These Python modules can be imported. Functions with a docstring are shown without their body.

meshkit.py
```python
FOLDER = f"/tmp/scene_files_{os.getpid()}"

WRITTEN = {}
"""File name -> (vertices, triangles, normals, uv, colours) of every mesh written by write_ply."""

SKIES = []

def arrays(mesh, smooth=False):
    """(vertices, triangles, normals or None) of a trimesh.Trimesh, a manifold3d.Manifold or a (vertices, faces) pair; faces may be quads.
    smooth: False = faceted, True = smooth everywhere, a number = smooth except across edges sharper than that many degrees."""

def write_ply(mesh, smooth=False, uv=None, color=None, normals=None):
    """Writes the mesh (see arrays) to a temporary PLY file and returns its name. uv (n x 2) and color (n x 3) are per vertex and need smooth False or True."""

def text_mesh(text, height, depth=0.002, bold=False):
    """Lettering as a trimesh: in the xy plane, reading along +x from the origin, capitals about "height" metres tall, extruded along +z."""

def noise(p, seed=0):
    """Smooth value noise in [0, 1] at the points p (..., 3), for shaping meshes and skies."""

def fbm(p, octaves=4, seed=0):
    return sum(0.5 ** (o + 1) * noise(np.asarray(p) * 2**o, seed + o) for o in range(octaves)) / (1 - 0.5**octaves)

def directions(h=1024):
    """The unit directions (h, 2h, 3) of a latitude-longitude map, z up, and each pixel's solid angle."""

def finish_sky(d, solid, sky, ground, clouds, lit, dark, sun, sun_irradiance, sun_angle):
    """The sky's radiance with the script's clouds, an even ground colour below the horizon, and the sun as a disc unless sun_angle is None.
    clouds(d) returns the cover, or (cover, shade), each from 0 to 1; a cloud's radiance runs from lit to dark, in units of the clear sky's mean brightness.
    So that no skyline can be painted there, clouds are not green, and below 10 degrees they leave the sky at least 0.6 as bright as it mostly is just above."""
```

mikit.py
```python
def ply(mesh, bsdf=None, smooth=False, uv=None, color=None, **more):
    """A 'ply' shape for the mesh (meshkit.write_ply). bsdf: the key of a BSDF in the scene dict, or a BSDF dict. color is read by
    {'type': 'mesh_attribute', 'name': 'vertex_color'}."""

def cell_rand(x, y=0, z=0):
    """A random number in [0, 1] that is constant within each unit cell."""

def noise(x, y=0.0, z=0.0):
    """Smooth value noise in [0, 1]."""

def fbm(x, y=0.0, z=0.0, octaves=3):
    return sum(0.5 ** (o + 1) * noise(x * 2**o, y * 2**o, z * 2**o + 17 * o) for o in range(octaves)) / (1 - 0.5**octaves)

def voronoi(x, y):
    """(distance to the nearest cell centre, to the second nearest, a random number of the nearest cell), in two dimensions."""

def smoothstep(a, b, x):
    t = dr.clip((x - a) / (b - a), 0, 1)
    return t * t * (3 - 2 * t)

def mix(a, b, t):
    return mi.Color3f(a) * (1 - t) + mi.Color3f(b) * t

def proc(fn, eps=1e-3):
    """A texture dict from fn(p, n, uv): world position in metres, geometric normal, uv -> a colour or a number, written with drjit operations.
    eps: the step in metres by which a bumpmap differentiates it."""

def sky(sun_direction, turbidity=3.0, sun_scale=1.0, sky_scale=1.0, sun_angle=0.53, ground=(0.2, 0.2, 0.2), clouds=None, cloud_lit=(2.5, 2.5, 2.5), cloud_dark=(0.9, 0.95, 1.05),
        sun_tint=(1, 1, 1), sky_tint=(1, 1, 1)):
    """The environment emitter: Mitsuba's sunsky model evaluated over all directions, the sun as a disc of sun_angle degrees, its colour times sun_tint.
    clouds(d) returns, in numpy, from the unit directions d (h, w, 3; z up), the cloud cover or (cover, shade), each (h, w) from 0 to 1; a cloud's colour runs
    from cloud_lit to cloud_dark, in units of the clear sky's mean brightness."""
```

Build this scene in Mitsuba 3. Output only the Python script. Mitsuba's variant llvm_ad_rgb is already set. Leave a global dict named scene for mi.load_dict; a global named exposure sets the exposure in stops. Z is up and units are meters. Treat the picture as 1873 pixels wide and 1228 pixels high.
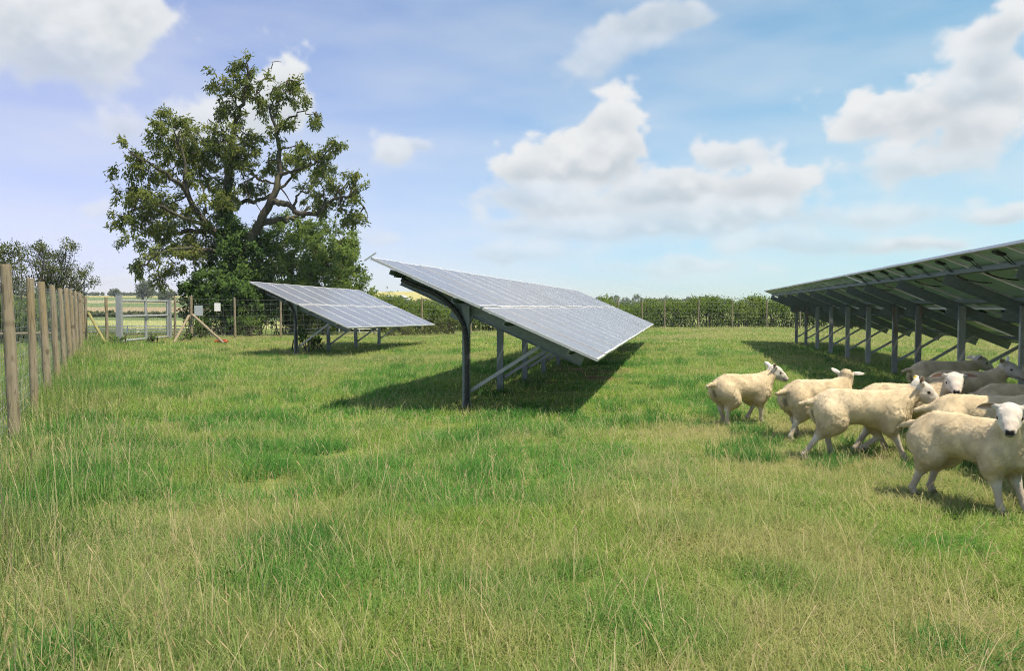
import math
import random
import numpy as np
import drjit as dr
import trimesh
import mitsuba as mi
import mikit
import meshkit

T = mi.ScalarTransform4f
R = np.random.default_rng(7)
random.seed(7)
scene, labels = {}, {}

# ------------------------------------------------------------------ camera, sky, exposure
W0, H0, F0, CAMZ = 1873.0, 1228.0, 1450.0, 1.45        # the photograph's size and its focal length in pixels
PITCH = math.atan(52.0 / F0)
scene['camera'] = {
    'type': 'perspective', 'fov': math.degrees(2 * math.atan(0.5 * W0 / F0)), 'fov_axis': 'x',
    'near_clip': 0.05, 'far_clip': 6000.0,
    'to_world': T().look_at(origin=[0, 0, CAMZ], target=[0, math.cos(PITCH), CAMZ - math.sin(PITCH)], up=[0, 0, 1])}
exposure = 2.5


def ray(px, py):
    u, v = (px - W0 / 2) / F0, (H0 / 2 - py) / F0
    return np.array([u, math.cos(PITCH) + v * math.sin(PITCH), v * math.cos(PITCH) - math.sin(PITCH)])


def at(px, py, y):
    """The world point at distance y (metres ahead) that lies in the direction of a pixel of the photograph."""
    r = ray(px, py)
    return np.array([0, 0, CAMZ]) + r * (y / r[1])


SUN = np.array([0.47, -0.25, 1.12])


def azel(px, py):
    r = ray(px, py)
    r = r / np.linalg.norm(r)
    return math.degrees(math.atan2(r[0], r[1])), math.degrees(math.asin(r[2]))


# the cumulus clouds of the day: centre, half width and half height as directions (degrees), softness, opacity
CLOUDS = []
for (px, py, rx, ry, op) in [
        (60, 40, 150, 70, .9), (170, 60, 120, 80, .95), (240, 20, 60, 60, .9), (110, 115, 150, 60, .65),
        (520, 160, 62, 66, 1.0), (470, 190, 80, 60, .9), (360, 215, 75, 42, .8), (230, 225, 60, 45, .5),
        (1180, 40, 110, 60, .68), (1110, 95, 110, 50, .5), (1240, 50, 60, 40, .6),
        (1105, 212, 60, 58, 1.0), (1060, 272, 125, 70, 1.0), (985, 300, 90, 44, .95), (1130, 285, 62, 62, 1.0),
        (1040, 375, 190, 56, .75), (960, 350, 100, 36, .65), (1200, 345, 60, 40, .75),
        (1345, 275, 85, 42, .85), (1390, 340, 115, 62, .95), (1250, 340, 75, 50, .9), (1340, 395, 190, 50, .7), (1200, 420, 160, 40, .55),
        (1600, 235, 85, 68, 1.0), (1700, 215, 100, 70, 1.0), (1790, 250, 110, 70, .95), (1690, 310, 170, 50, .75),
        (1830, 110, 75, 85, .85), (1860, 40, 75, 70, .95), (1890, 170, 90, 70, .9), (1800, 180, 80, 60, .8),
        (1830, 385, 90, 36, .75), (1650, 445, 90, 24, .7), (1740, 440, 60, 20, .6), (1500, 440, 120, 26, .35),
        (730, 275, 52, 40, .75), (785, 265, 26, 18, .5), (910, 478, 40, 18, .5), (1240, 488, 40, 14, .5),
        (930, 420, 60, 22, .45), (600, 440, 120, 20, .3), (690, 450, 30, 12, .45), (180, 385, 40, 22, .5),
        (200, 515, 60, 14, .4), (1100, 430, 190, 34, .5), (1430, 455, 200, 32, .5), (960, 470, 160, 26, .4), (1620, 395, 170, 36, .5), (1250, 500, 200, 20, .35)]:
    a, e = azel(px, py)
    a1, e1 = azel(px + rx, py - ry)
    CLOUDS.append((a, e, abs(a1 - a), abs(e1 - e), op))


def sstep(a, b, x):
    t = np.clip((x - a) / (b - a), 0, 1)
    return t * t * (3 - 2 * t)


def clouds(d):
    az = np.degrees(np.arctan2(d[..., 0], d[..., 1]))
    el = np.degrees(np.arcsin(np.clip(d[..., 2], -1, 1)))
    w1 = meshkit.fbm(d * 9, 4, 3) - .5
    w2 = meshkit.fbm(d * 9 + 5.3, 4, 11) - .5
    az2, el2 = az + w1 * 4.2, el + w2 * 3.0
    n = meshkit.fbm(d * 26, 5, 21)
    n2 = meshkit.fbm(d * 60 + 2.2, 4, 31)
    field = np.zeros(az.shape)
    wsum, osum, ssum = np.full(az.shape, 1e-6), np.zeros(az.shape), np.zeros(az.shape)
    for a, e, ra, re, op in CLOUDS:
        da = (az2 - a + 180) % 360 - 180
        v = (el2 - e) / (re * 1.12)
        q2 = (da / (ra * 1.12)) ** 2 + np.where(v < 0, v / .8, v) ** 2
        b = np.exp(-1.75 * q2)                                     # a soft puff; neighbouring puffs flow together
        wt = b ** 2
        field = field + b * (1 - .45 * np.minimum(field, 1))
        wsum += wt; osum += wt * op; ssum += wt * np.clip(v, -1.5, 1.5)
    op, vv = osum / wsum, ssum / wsum
    dens = np.minimum(field, 1.1) - .30 + .16 * (1 - op) + (n - .5) * 1.15 + (n2 - .5) * .6
    wid = .24 + .75 * (1 - op) + .42 * sstep(.1, -.9, vv)          # crisp heads, ragged bases
    cover = np.clip(op * 1.04, 0, 1) * sstep(-.02, wid, dens)
    thick = sstep(.1, .9, dens)
    shade = np.clip(sstep(.75, -.85, vv + (n - .5) * 2.0 + (n2 - .5) * .8) * (.35 + .65 * thick), 0, 1)
    # scattered cumulus over the rest of the sky, and a thin veil towards the horizon
    side = sstep(38, 60, np.abs(az)) + sstep(28, 45, el)
    proj = d / np.maximum(d[..., 2:], .05)
    proj = np.concatenate([proj[..., :2] * .9, np.zeros_like(proj[..., :1])], -1)
    far = sstep(.55, .72, meshkit.fbm(proj, 5, 41)) * np.clip(side, 0, 1) * sstep(1, 8, el)
    shade = np.where(far > cover, .35 + .3 * n, shade)
    cover = np.maximum(cover, .85 * far)
    veil = .24 * sstep(26, 0, el) * (.55 + .9 * (meshkit.fbm(d * np.array([5, 5, 26]), 4, 51) - .3))
    thin = np.clip(veil + .10 + .60 * (meshkit.fbm(d * np.array([7, 7, 22]) + 4, 4, 52) - .32), 0, .62)
    shade = np.where(cover > .02, shade * cover / np.maximum(cover + thin * (1 - cover), 1e-4), shade * 0)
    cover = 1 - (1 - cover) * (1 - thin)
    return cover, np.clip(shade, 0, 1) * .85


# the clear sky shades from lavender on the left to cyan on the right, all the way round
_d, _ = meshkit.directions()
_t = np.clip(.5 + .5 * _d[..., :1] / .55, 0, 1)
_t = _t * _t * (3 - 2 * _t)
SKY_TINT = (1 - _t) * np.array([1.25, .95, 1.13]) + _t * np.array([.75, 1.05, 1.01])
scene['sky'] = mikit.sky(SUN, turbidity=3.0, sun_scale=.78, sky_scale=.83, ground=(.10, .14, .05), clouds=clouds,
                         cloud_lit=(1.98, 2.02, 2.06), cloud_dark=(.94, 1.15, 1.33), sky_tint=SKY_TINT)
labels['sky'] = {'label': 'blue summer sky with scattered cumulus clouds', 'kind': 'structure'}

# ------------------------------------------------------------------ helpers
taken = {}


def fresh(base):
    n = taken.get(base, 0)
    taken[base] = n + 1
    return base if n == 0 else f'{base}_{n:03d}'


def tag(key, label=None, cat=None, group=None, kind=None):
    d = {}
    if label: d['label'] = label
    if cat: d['category'] = cat
    if group: d['group'] = group
    if kind: d['kind'] = kind
    labels[key] = d
    return key


def put(key, mesh, bsdf, smooth=False, uv=None, color=None, to=None):
    scene[key] = mikit.ply(mesh, bsdf, smooth=smooth, uv=uv, color=color)
    if to is not None:
        scene[key]['to_world'] = to
    return key


def put_shape(key, shape, to):
    scene[key] = dict(shape)
    scene[key]['to_world'] = to
    return key


class MB:
    """Collects boxes, bars and tubes into one mesh."""

    def __init__(self):
        self.v, self.f, self.n = [], [], 0

    def add(self, v, f):
        v, f = np.asarray(v, float), np.asarray(f, int)
        if f.shape[1] == 4:
            f = np.vstack([f[:, [0, 1, 2]], f[:, [0, 2, 3]]])
        self.v.append(v); self.f.append(f + self.n); self.n += len(v)

    def frame_box(self, o, ex, ey, ez):
        """A box with corner o and edge vectors ex, ey, ez."""
        o, ex, ey, ez = (np.asarray(a, float) for a in (o, ex, ey, ez))
        if np.dot(np.cross(ex, ey), ez) < 0:
            o, ex = o + ex, -ex
        v = [o, o + ex, o + ex + ey, o + ey, o + ez, o + ex + ez, o + ex + ey + ez, o + ey + ez]
        self.add(v, [[0, 3, 2, 1], [4, 5, 6, 7], [0, 1, 5, 4], [1, 2, 6, 5], [2, 3, 7, 6], [3, 0, 4, 7]])

    def box(self, c, size):
        c, s = np.asarray(c, float), np.asarray(size, float)
        self.frame_box(c - s / 2, [s[0], 0, 0], [0, s[1], 0], [0, 0, s[2]])

    def bar(self, a, b, w, h, up=(0, 0, 1)):
        """A bar of rectangular section from a to b, w across and h along up."""
        a, b = np.asarray(a, float), np.asarray(b, float)
        t = b - a
        x = np.cross(t, up)
        x = x / np.linalg.norm(x)
        y = np.cross(x, t)
        y = y / np.linalg.norm(y)
        self.frame_box(a - x * w / 2 - y * h / 2, x * w, t, y * h)

    def tube(self, pts, rad, sides=6, cap=True):
        p = np.asarray(pts, float)
        rad = np.broadcast_to(rad, (len(p),)).astype(float)
        t = np.gradient(p, axis=0)
        t /= np.linalg.norm(t, axis=1, keepdims=True) + 1e-12
        ref = np.array([0, 0, 1.0]) if abs(t[:, 2]).mean() < .8 else np.array([1.0, 0, 0])
        a = np.cross(t, ref); a /= np.linalg.norm(a, axis=1, keepdims=True) + 1e-12
        b = np.cross(t, a)
        ang = np.arange(sides) * 2 * np.pi / sides
        v = (p[:, None] + rad[:, None, None] * (np.cos(ang)[None, :, None] * a[:, None] - np.sin(ang)[None, :, None] * b[:, None])).reshape(-1, 3)
        f = []
        for i in range(len(p) - 1):
            for j in range(sides):
                k = (j + 1) % sides
                f.append([i * sides + j, (i + 1) * sides + j, (i + 1) * sides + k, i * sides + k])
        f = np.array(f)
        f = np.vstack([f[:, [0, 2, 1]], f[:, [0, 3, 2]]])[:, ::-1]
        if cap:
            n = len(v)
            v = np.vstack([v, p[:1], p[-1:]])
            m = len(p) - 1
            c0 = [[n, (j + 1) % sides, j] for j in range(sides)]
            c1 = [[n + 1, m * sides + j, m * sides + (j + 1) % sides] for j in range(sides)]
            f = np.vstack([f, np.array(c0)[:, ::-1], np.array(c1)[:, ::-1]])
        self.add(v, f)

    def mesh(self):
        return np.vstack(self.v), np.vstack(self.f)


def lin(a, b, t):
    return np.asarray(a, float) + (np.asarray(b, float) - np.asarray(a, float)) * t


def tw(ox, oy, oz, o):
    """A to_world with the axes ox, oy, oz and the origin o."""
    m = np.eye(4)
    m[:3, 0], m[:3, 1], m[:3, 2], m[:3, 3] = ox, oy, oz, o
    return T(m.tolist())


# ------------------------------------------------------------------ materials
N, FB, MIX, SS = mikit.noise, mikit.fbm, mikit.mix, mikit.smoothstep


def mat(name, **kw):
    scene[name] = {'type': 'twosided', 'b': {'type': 'principled', **kw}}
    return name


def rgb(*c):
    return {'type': 'rgb', 'value': list(c)}


def pr(fn, eps=1e-3):
    return mikit.proc(fn, eps)


def galv_fn(p, n, uv):
    s = FB(p.x * 30, p.y * 30, p.z * 30, 3)
    l = FB(p.x * 2, p.y * 2, p.z * 5 + 7, 3)
    return MIX((.24, .265, .285), (.42, .445, .46), s * .7 + l * .3)


def dark_galv_fn(p, n, uv):
    s = FB(p.x * 24, p.y * 24, p.z * 24, 3)
    return MIX((.13, .17, .175), (.23, .27, .275), s)


def rusty_galv_fn(p, n, uv):
    s = FB(p.x * 24, p.y * 24, p.z * 24, 3)
    r = SS(.45, .7, FB(p.x * 9 + 3, p.y * 9, p.z * 2.2, 3)) * SS(.5, 1.0, p.z)
    return MIX(MIX((.15, .165, .175), (.28, .295, .305), s), (.20, .12, .05), r * .7)


mat('m_galvanised', base_color=pr(galv_fn), metallic=.45, roughness=.5)
mat('m_dark_steel', base_color=pr(dark_galv_fn), metallic=.4, roughness=.5)
mat('m_rusty_steel', base_color=pr(rusty_galv_fn), metallic=.35, roughness=.55)
mat('m_black_duct', base_color=rgb(.012, .014, .02), roughness=.45)
mat('m_aluminium', base_color=rgb(.50, .51, .52), metallic=.0, roughness=.3, specular=.6)
mat('m_gate', base_color=pr(lambda p, n, uv: galv_fn(p, n, uv) * 1.1), metallic=.35, roughness=.5)
mat('m_white_sign', base_color=rgb(.62, .64, .68), roughness=.5)
mat('m_grey_sign', base_color=rgb(.36, .40, .45), metallic=.3, roughness=.5)
mat('m_red_plastic', base_color=pr(lambda p, n, uv: MIX((.50, .06, .02), (.62, .12, .05), FB(p.x * 14, p.y * 14, p.z * 14, 2))), roughness=.5)
mat('m_wire', base_color=rgb(.40, .43, .45), metallic=.6, roughness=.45)


def wood_fn(p, n, uv):
    g = FB(p.x * 55, p.y * 55, p.z * 3.0, 4)
    l = FB(p.x * 3.1 + 9, p.y * 3.1, p.z * 1.4, 3)
    k = N(p.x * 10, p.y * 10, p.z * 5.5)
    c = MIX((.175, .15, .108), (.345, .305, .232), g)
    c = MIX(c, (.27, .215, .12), SS(.42, .72, l) * .65)
    c = MIX(c, (.21, .22, .11), SS(.62, .35, p.z) * .45 * l)
    c = MIX(c, (.10, .085, .06), SS(.80, .90, k) * .75)
    crack = SS(.035, .0, dr.abs(FB(p.x * 26, p.y * 26, p.z * .9, 2) - .5))
    return MIX(c, (.09, .075, .055), crack * .6)


def wood_bump(p, n, uv):
    return FB(p.x * 55, p.y * 55, p.z * 3.0, 4) * .6 + FB(p.x * 9, p.y * 9, p.z * 4, 2)


scene['m_post_wood'] = {'type': 'twosided', 'b': {'type': 'bumpmap', 'arbitrary': pr(wood_bump, 2e-3), 'scale': .012,
                        'bsdf': {'type': 'principled', 'base_color': pr(wood_fn), 'roughness': .85, 'specular': .2}}}
mat('m_new_wood', base_color=pr(lambda p, n, uv: MIX((.18, .155, .10), (.27, .235, .155), FB(p.x * 20, p.y * 20, p.z * 20, 3))), roughness=.75)
mat('m_green_wood', base_color=pr(lambda p, n, uv: MIX((.17, .16, .05), (.27, .26, .10), FB(p.x * 16, p.y * 16, p.z * 16, 3))), roughness=.8)


def cell_fn(p, n, uv):
    """Solar cells by uv in cells (6 x 10), with fine busbars; the back sheet where uv is negative."""
    u, v = uv.x, uv.y
    fu, fv = u - dr.floor(u), v - dr.floor(v)
    gap = dr.maximum(SS(.022, .010, dr.minimum(fu, 1 - fu)), SS(.022, .010, dr.minimum(fv, 1 - fv)))
    border = dr.maximum(dr.maximum(SS(.0, -.02, u), SS(6.0, 6.02, u)), dr.maximum(SS(.0, -.02, v), SS(10.0, 10.02, v)))
    bus = fu * 3 - dr.floor(fu * 3)
    busl = SS(.035, .02, dr.abs(bus - .5)) * .35
    r = mikit.cell_rand(dr.floor(u) + dr.floor(p.x * .9) * 7, dr.floor(v), dr.floor(p.y * .9))
    c = mi.Color3f(.030, .038, .070)
    c = MIX(c, (.36, .39, .44), dr.maximum(gap * .03, border * .6))
    dust = FB(p.x * 1.3, p.y * 1.3, p.z * 1.3, 3)
    c = MIX(c, (.285, .315, .35), .33 + .12 * dust)
    return dr.select(u < -.5, mi.Color3f(.30, .46, .38), c)


mat('m_cells', base_color=pr(cell_fn), roughness=.27, specular=.30)

# leaves: u picks the leaf's own tone, world noise the clump's


def leaf_mat(name, dark, mid, light, trans=.7, freq=.9, lf=.3, rough=.55):
    def fn(p, n, uv):
        k = FB(p.x * freq, p.y * freq, p.z * freq, 2)
        t = uv.x * .55 + k * .45
        return MIX(MIX(dark, mid, SS(.1, .5, t)), light, SS(.55, .95, t) * (1 - lf) + 0)
    scene[name] = {'type': 'principledthin', 'base_color': pr(fn), 'roughness': rough, 'diff_trans': trans, 'spec_trans': 0.0}
    return name


leaf_mat('m_ash_leaf', (.085, .132, .034), (.165, .210, .056), (.275, .275, .094), trans=.95)
leaf_mat('m_dense_leaf', (.072, .135, .032), (.140, .215, .052), (.225, .28, .078), trans=.9)
leaf_mat('m_ivy_leaf', (.050, .100, .030), (.090, .165, .042), (.155, .225, .065), trans=.75)
leaf_mat('m_hedge_leaf', (.055, .105, .024), (.115, .185, .038), (.22, .270, .062), trans=.85, freq=.45, lf=.2)
leaf_mat('m_shrub_leaf', (.060, .085, .030), (.100, .125, .045), (.150, .170, .070), trans=.7)
leaf_mat('m_far_leaf', (.075, .105, .055), (.105, .140, .070), (.14, .175, .090), trans=.5, freq=.15)
leaf_mat('m_weed_leaf', (.040, .100, .022), (.07, .15, .03), (.11, .19, .05), trans=.8)


def bark_fn(p, n, uv):
    g = FB(p.x * 9, p.y * 9, p.z * 2.2, 4)
    l = FB(p.x * .9, p.y * .9, p.z * .7, 3)
    c = MIX((.035, .030, .024), (.10, .090, .072), g)
    return MIX(c, (.12, .13, .07), SS(.5, .75, l) * .5)


mat('m_bark', base_color=pr(bark_fn), roughness=.9, specular=.2)
mat('m_twig', base_color=rgb(.07, .062, .045), roughness=.9, specular=.2)
mat('m_dead_wood', base_color=pr(lambda p, n, uv: MIX((.14, .125, .10), (.34, .31, .27), FB(p.x * 8, p.y * 8, p.z * 8, 3))), roughness=.9, specular=.2)

# ------------------------------------------------------------------ the ground
AL = math.radians(12.0)
DROW = np.array([math.sin(AL), math.cos(AL), 0])       # along the rows
CROW = np.array([math.cos(AL), -math.sin(AL), 0])      # across them, to the low side
PROF_Y = [0, 40, 50, 90, 130, 190, 240, 300, 400, 460, 700, 1600]
PROF_Z = [0, 0, -.4, -.4, .374, 1.32, 2.44, 3.7, 6.7, 8.3, 6.0, 0.0]


def fence_y(x):
    return np.interp(x, [-40, -16.3, -14, -2.2, 10.2, 60], [24, 31, 35.5, 42.5, 53.5, 54])


def ground(x, y):
    """Height of the ground: a level paddock that dips behind the far fence and climbs through fields to a low ridge."""
    x, y = np.asarray(x, float), np.asarray(y, float)
    p = np.stack([x, y, 0 * x], -1)
    z = (meshkit.fbm(p * .55, 3, 5) - .5) * .07 + (meshkit.fbm(p * .13, 2, 9) - .5) * .10
    z = z * sstep(90, 40, y)
    r = y
    az = x / np.maximum(np.abs(y), 30)
    left = np.interp(r, PROF_Y, PROF_Z)
    right = np.interp(r, [0, 40, 50, 90, 200, 450, 800, 1600], [0, 0, -.4, -.3, -.2, .8, 1.2, 0])
    w = sstep(-.19, -.29, az)
    far = left * w + right * (1 - w)
    far = far + 12.2 * np.exp(-((r - 600) / 110) ** 2) * np.exp(-((az + .13) / .10) ** 4)
    past = sstep(0.5, 7, y - fence_y(x))
    return z + far * np.where(y > 60, 1, past)


def spread(lo, hi, n, k):
    t = np.linspace(-1, 1, n)
    return t


gy = np.concatenate([np.arange(-12, 0, 1.0), np.arange(0, 12, .15), np.arange(12, 30, .3), np.arange(30, 70, .6), np.geomspace(70, 1700, 90)])
gx = np.concatenate([-np.geomspace(40, 1500, 50)[::-1], np.arange(-39.4, -8, .6), np.arange(-8, 8, .2), np.arange(8, 39.5, .6), np.geomspace(40, 1500, 50)])
GX, GY = np.meshgrid(gx, gy, indexing='ij')
gv = np.stack([GX, GY, ground(GX, GY)], -1).reshape(-1, 3)
ii, jj = np.meshgrid(np.arange(len(gx) - 1), np.arange(len(gy) - 1), indexing='ij')
ny = len(gy)
gf = np.stack([ii * ny + jj, (ii + 1) * ny + jj, (ii + 1) * ny + jj + 1, ii * ny + jj + 1], -1).reshape(-1, 4)


def lush(x, y):
    return .5 * FB(x * .42, y * .42, 3.0, 2) + .5 * FB(x * 1.5, y * 1.5, 6.0, 2)


def dry(x, y):
    return FB(x * .23 + 7, y * .23, 9.0, 3) * .7 + .3 * N(x * 1.7, y * 1.7, 4.0)


def soil_fn(p, n, uv):
    x, y = p.x, p.y
    g = FB(x * 7, y * 7, 0.0, 3)
    near = MIX((.065, .090, .025), (.15, .185, .050), g)
    near = MIX(near, (.17, .14, .075), SS(.5, .72, dry(x, y)) * .3)
    cc, tt = x * CROW[0] + y * CROW[1], x * DROW[0] + y * DROW[1]
    worn = SS(-3.6, -3.1, cc) * SS(-.9, -1.5, cc) * SS(10.5, 12, tt) * SS(32, 31, tt)
    near = MIX(near, (.12, .085, .05), worn * SS(.42, .58, FB(x * .9, y * .9, 8.0, 2)))
    # the fields beyond the fence, in strips along the slope
    yy = y + (FB(x * .02, 3.0, 1.0, 2) - .5) * 12 + x * .05
    fine = FB(x * .9, y * .9, 2.0, 3)
    c = MIX((.145, .170, .070), (.185, .20, .09), FB(x * .11, y * .11, 5.0, 3) * .5 + fine * .5)          # mown grass
    green = MIX((.060, .090, .040), (.080, .115, .050), fine)
    tan = MIX((.145, .125, .08), (.18, .155, .10), fine)
    pale = MIX((.145, .145, .09), (.175, .17, .105), fine)
    gold = MIX((.21, .185, .08), (.24, .21, .095), fine)
    c = MIX(c, green, SS(96, 99, yy))
    c = MIX(c, tan, SS(134, 138, yy))
    c = MIX(c, green, SS(190, 195, yy))
    c = MIX(c, pale, SS(243, 248, yy))
    c = MIX(c, green, SS(300, 306, yy))
    c = MIX(c, gold, SS(372, 378, yy))
    c = MIX(c, green, SS(405, 412, yy))
    c = MIX(c, MIX((.22, .22, .085), (.27, .26, .10), fine), SS(470, 490, y) * SS(.03, .02, x / dr.maximum(y, 1)) * SS(-.29, -.27, x / dr.maximum(y, 1)))
    right = MIX((.10, .14, .05), (.15, .18, .06), fine)
    c = MIX(c, right, SS(-.24, -.20, x / dr.maximum(y, 1)) * SS(70, 80, y) * SS(490, 470, y))
    return MIX(near, c, SS(52, 62, y))


mat('m_soil', base_color=pr(soil_fn), roughness=.95, specular=.1)
put('ground', (gv, gf), 'm_soil', smooth=True)
tag('ground', 'grassy paddock floor running out to striped farm fields and a low ridge', kind='structure')

# ------------------------------------------------------------------ solar tables
TILT = math.radians(23.5)
PW, PL, PT = .992, 1.655, .036                         # a panel
GW, GL = .020, .035                                    # the gaps


def panel_mesh():
    b, t = .026, PT
    v, f, uv = [], [], []
    # front glass 3 mm below the frame's face
    z1 = t - .003
    q = [(b, b), (PW - b, b), (PW - b, PL - b), (b, PL - b)]
    m = .006
    for (x, y) in q:
        v.append((x, y, z1))
        uv.append((6 * (x - b - m) / (PW - 2 * b - 2 * m), 10 * (y - b - m) / (PL - 2 * b - 2 * m)))
    f.append([0, 1, 2, 3])
    for (x, y) in q:
        v.append((x, y, z1 - .006)); uv.append((-1, -1))
    f.append([4, 7, 6, 5])
    return (np.array(v), np.array(f)), np.array(uv)


def frame_mesh():
    m = MB(); b = .026
    m.frame_box((0, 0, 0), (b, 0, 0), (0, PL, 0), (0, 0, PT))
    m.frame_box((PW - b, 0, 0), (b, 0, 0), (0, PL, 0), (0, 0, PT))
    m.frame_box((b, 0, 0), (PW - 2 * b, 0, 0), (0, b, 0), (0, 0, PT))
    m.frame_box((b, PL - b, 0), (PW - 2 * b, 0, 0), (0, b, 0), (0, 0, PT))
    return m.mesh()


_pm, _puv = panel_mesh()
PANEL = mikit.ply(_pm, 'm_cells', uv=_puv)
FRAME = mikit.ply(frame_mesh(), 'm_aluminium')
_j = MB()
_j.box((PW / 2, .14, .012), (.13, .11, .026))
JBOX = mikit.ply(_j.mesh(), 'm_black_duct')
_j = MB()
_ca = [(PW / 2 - .04, .20 + .62 * t, .012 - .10 * math.sin(math.pi * t) * (1 - .3 * t)) for t in np.linspace(0, 1, 8)]
_j.tube(_ca, .006, 4)
_j.tube([(x + .10 + .05 * i / 7, y, z * .8) for i, (x, y, z) in enumerate(_ca)], .006, 4)
CABLE = mikit.ply(_j.mesh(), 'm_black_duct')


def c_section(m, a, b, w, h, up, th=.005):
    """A channel from a to b: web h tall along up, flanges w deep to its right."""
    a, b, up = (np.asarray(q, float) for q in (a, b, up))
    t = b - a
    x = np.cross(t, up); x /= np.linalg.norm(x)
    y = np.cross(x, t); y /= np.linalg.norm(y)
    m.frame_box(a - x * w / 2 - y * h / 2, x * th, t, y * h)
    m.frame_box(a - x * (w / 2 - th) - y * h / 2, x * (w - th), t, y * th)
    m.frame_box(a - x * (w / 2 - th) + y * (h / 2 - th), x * (w - th), t, y * th)


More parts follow.
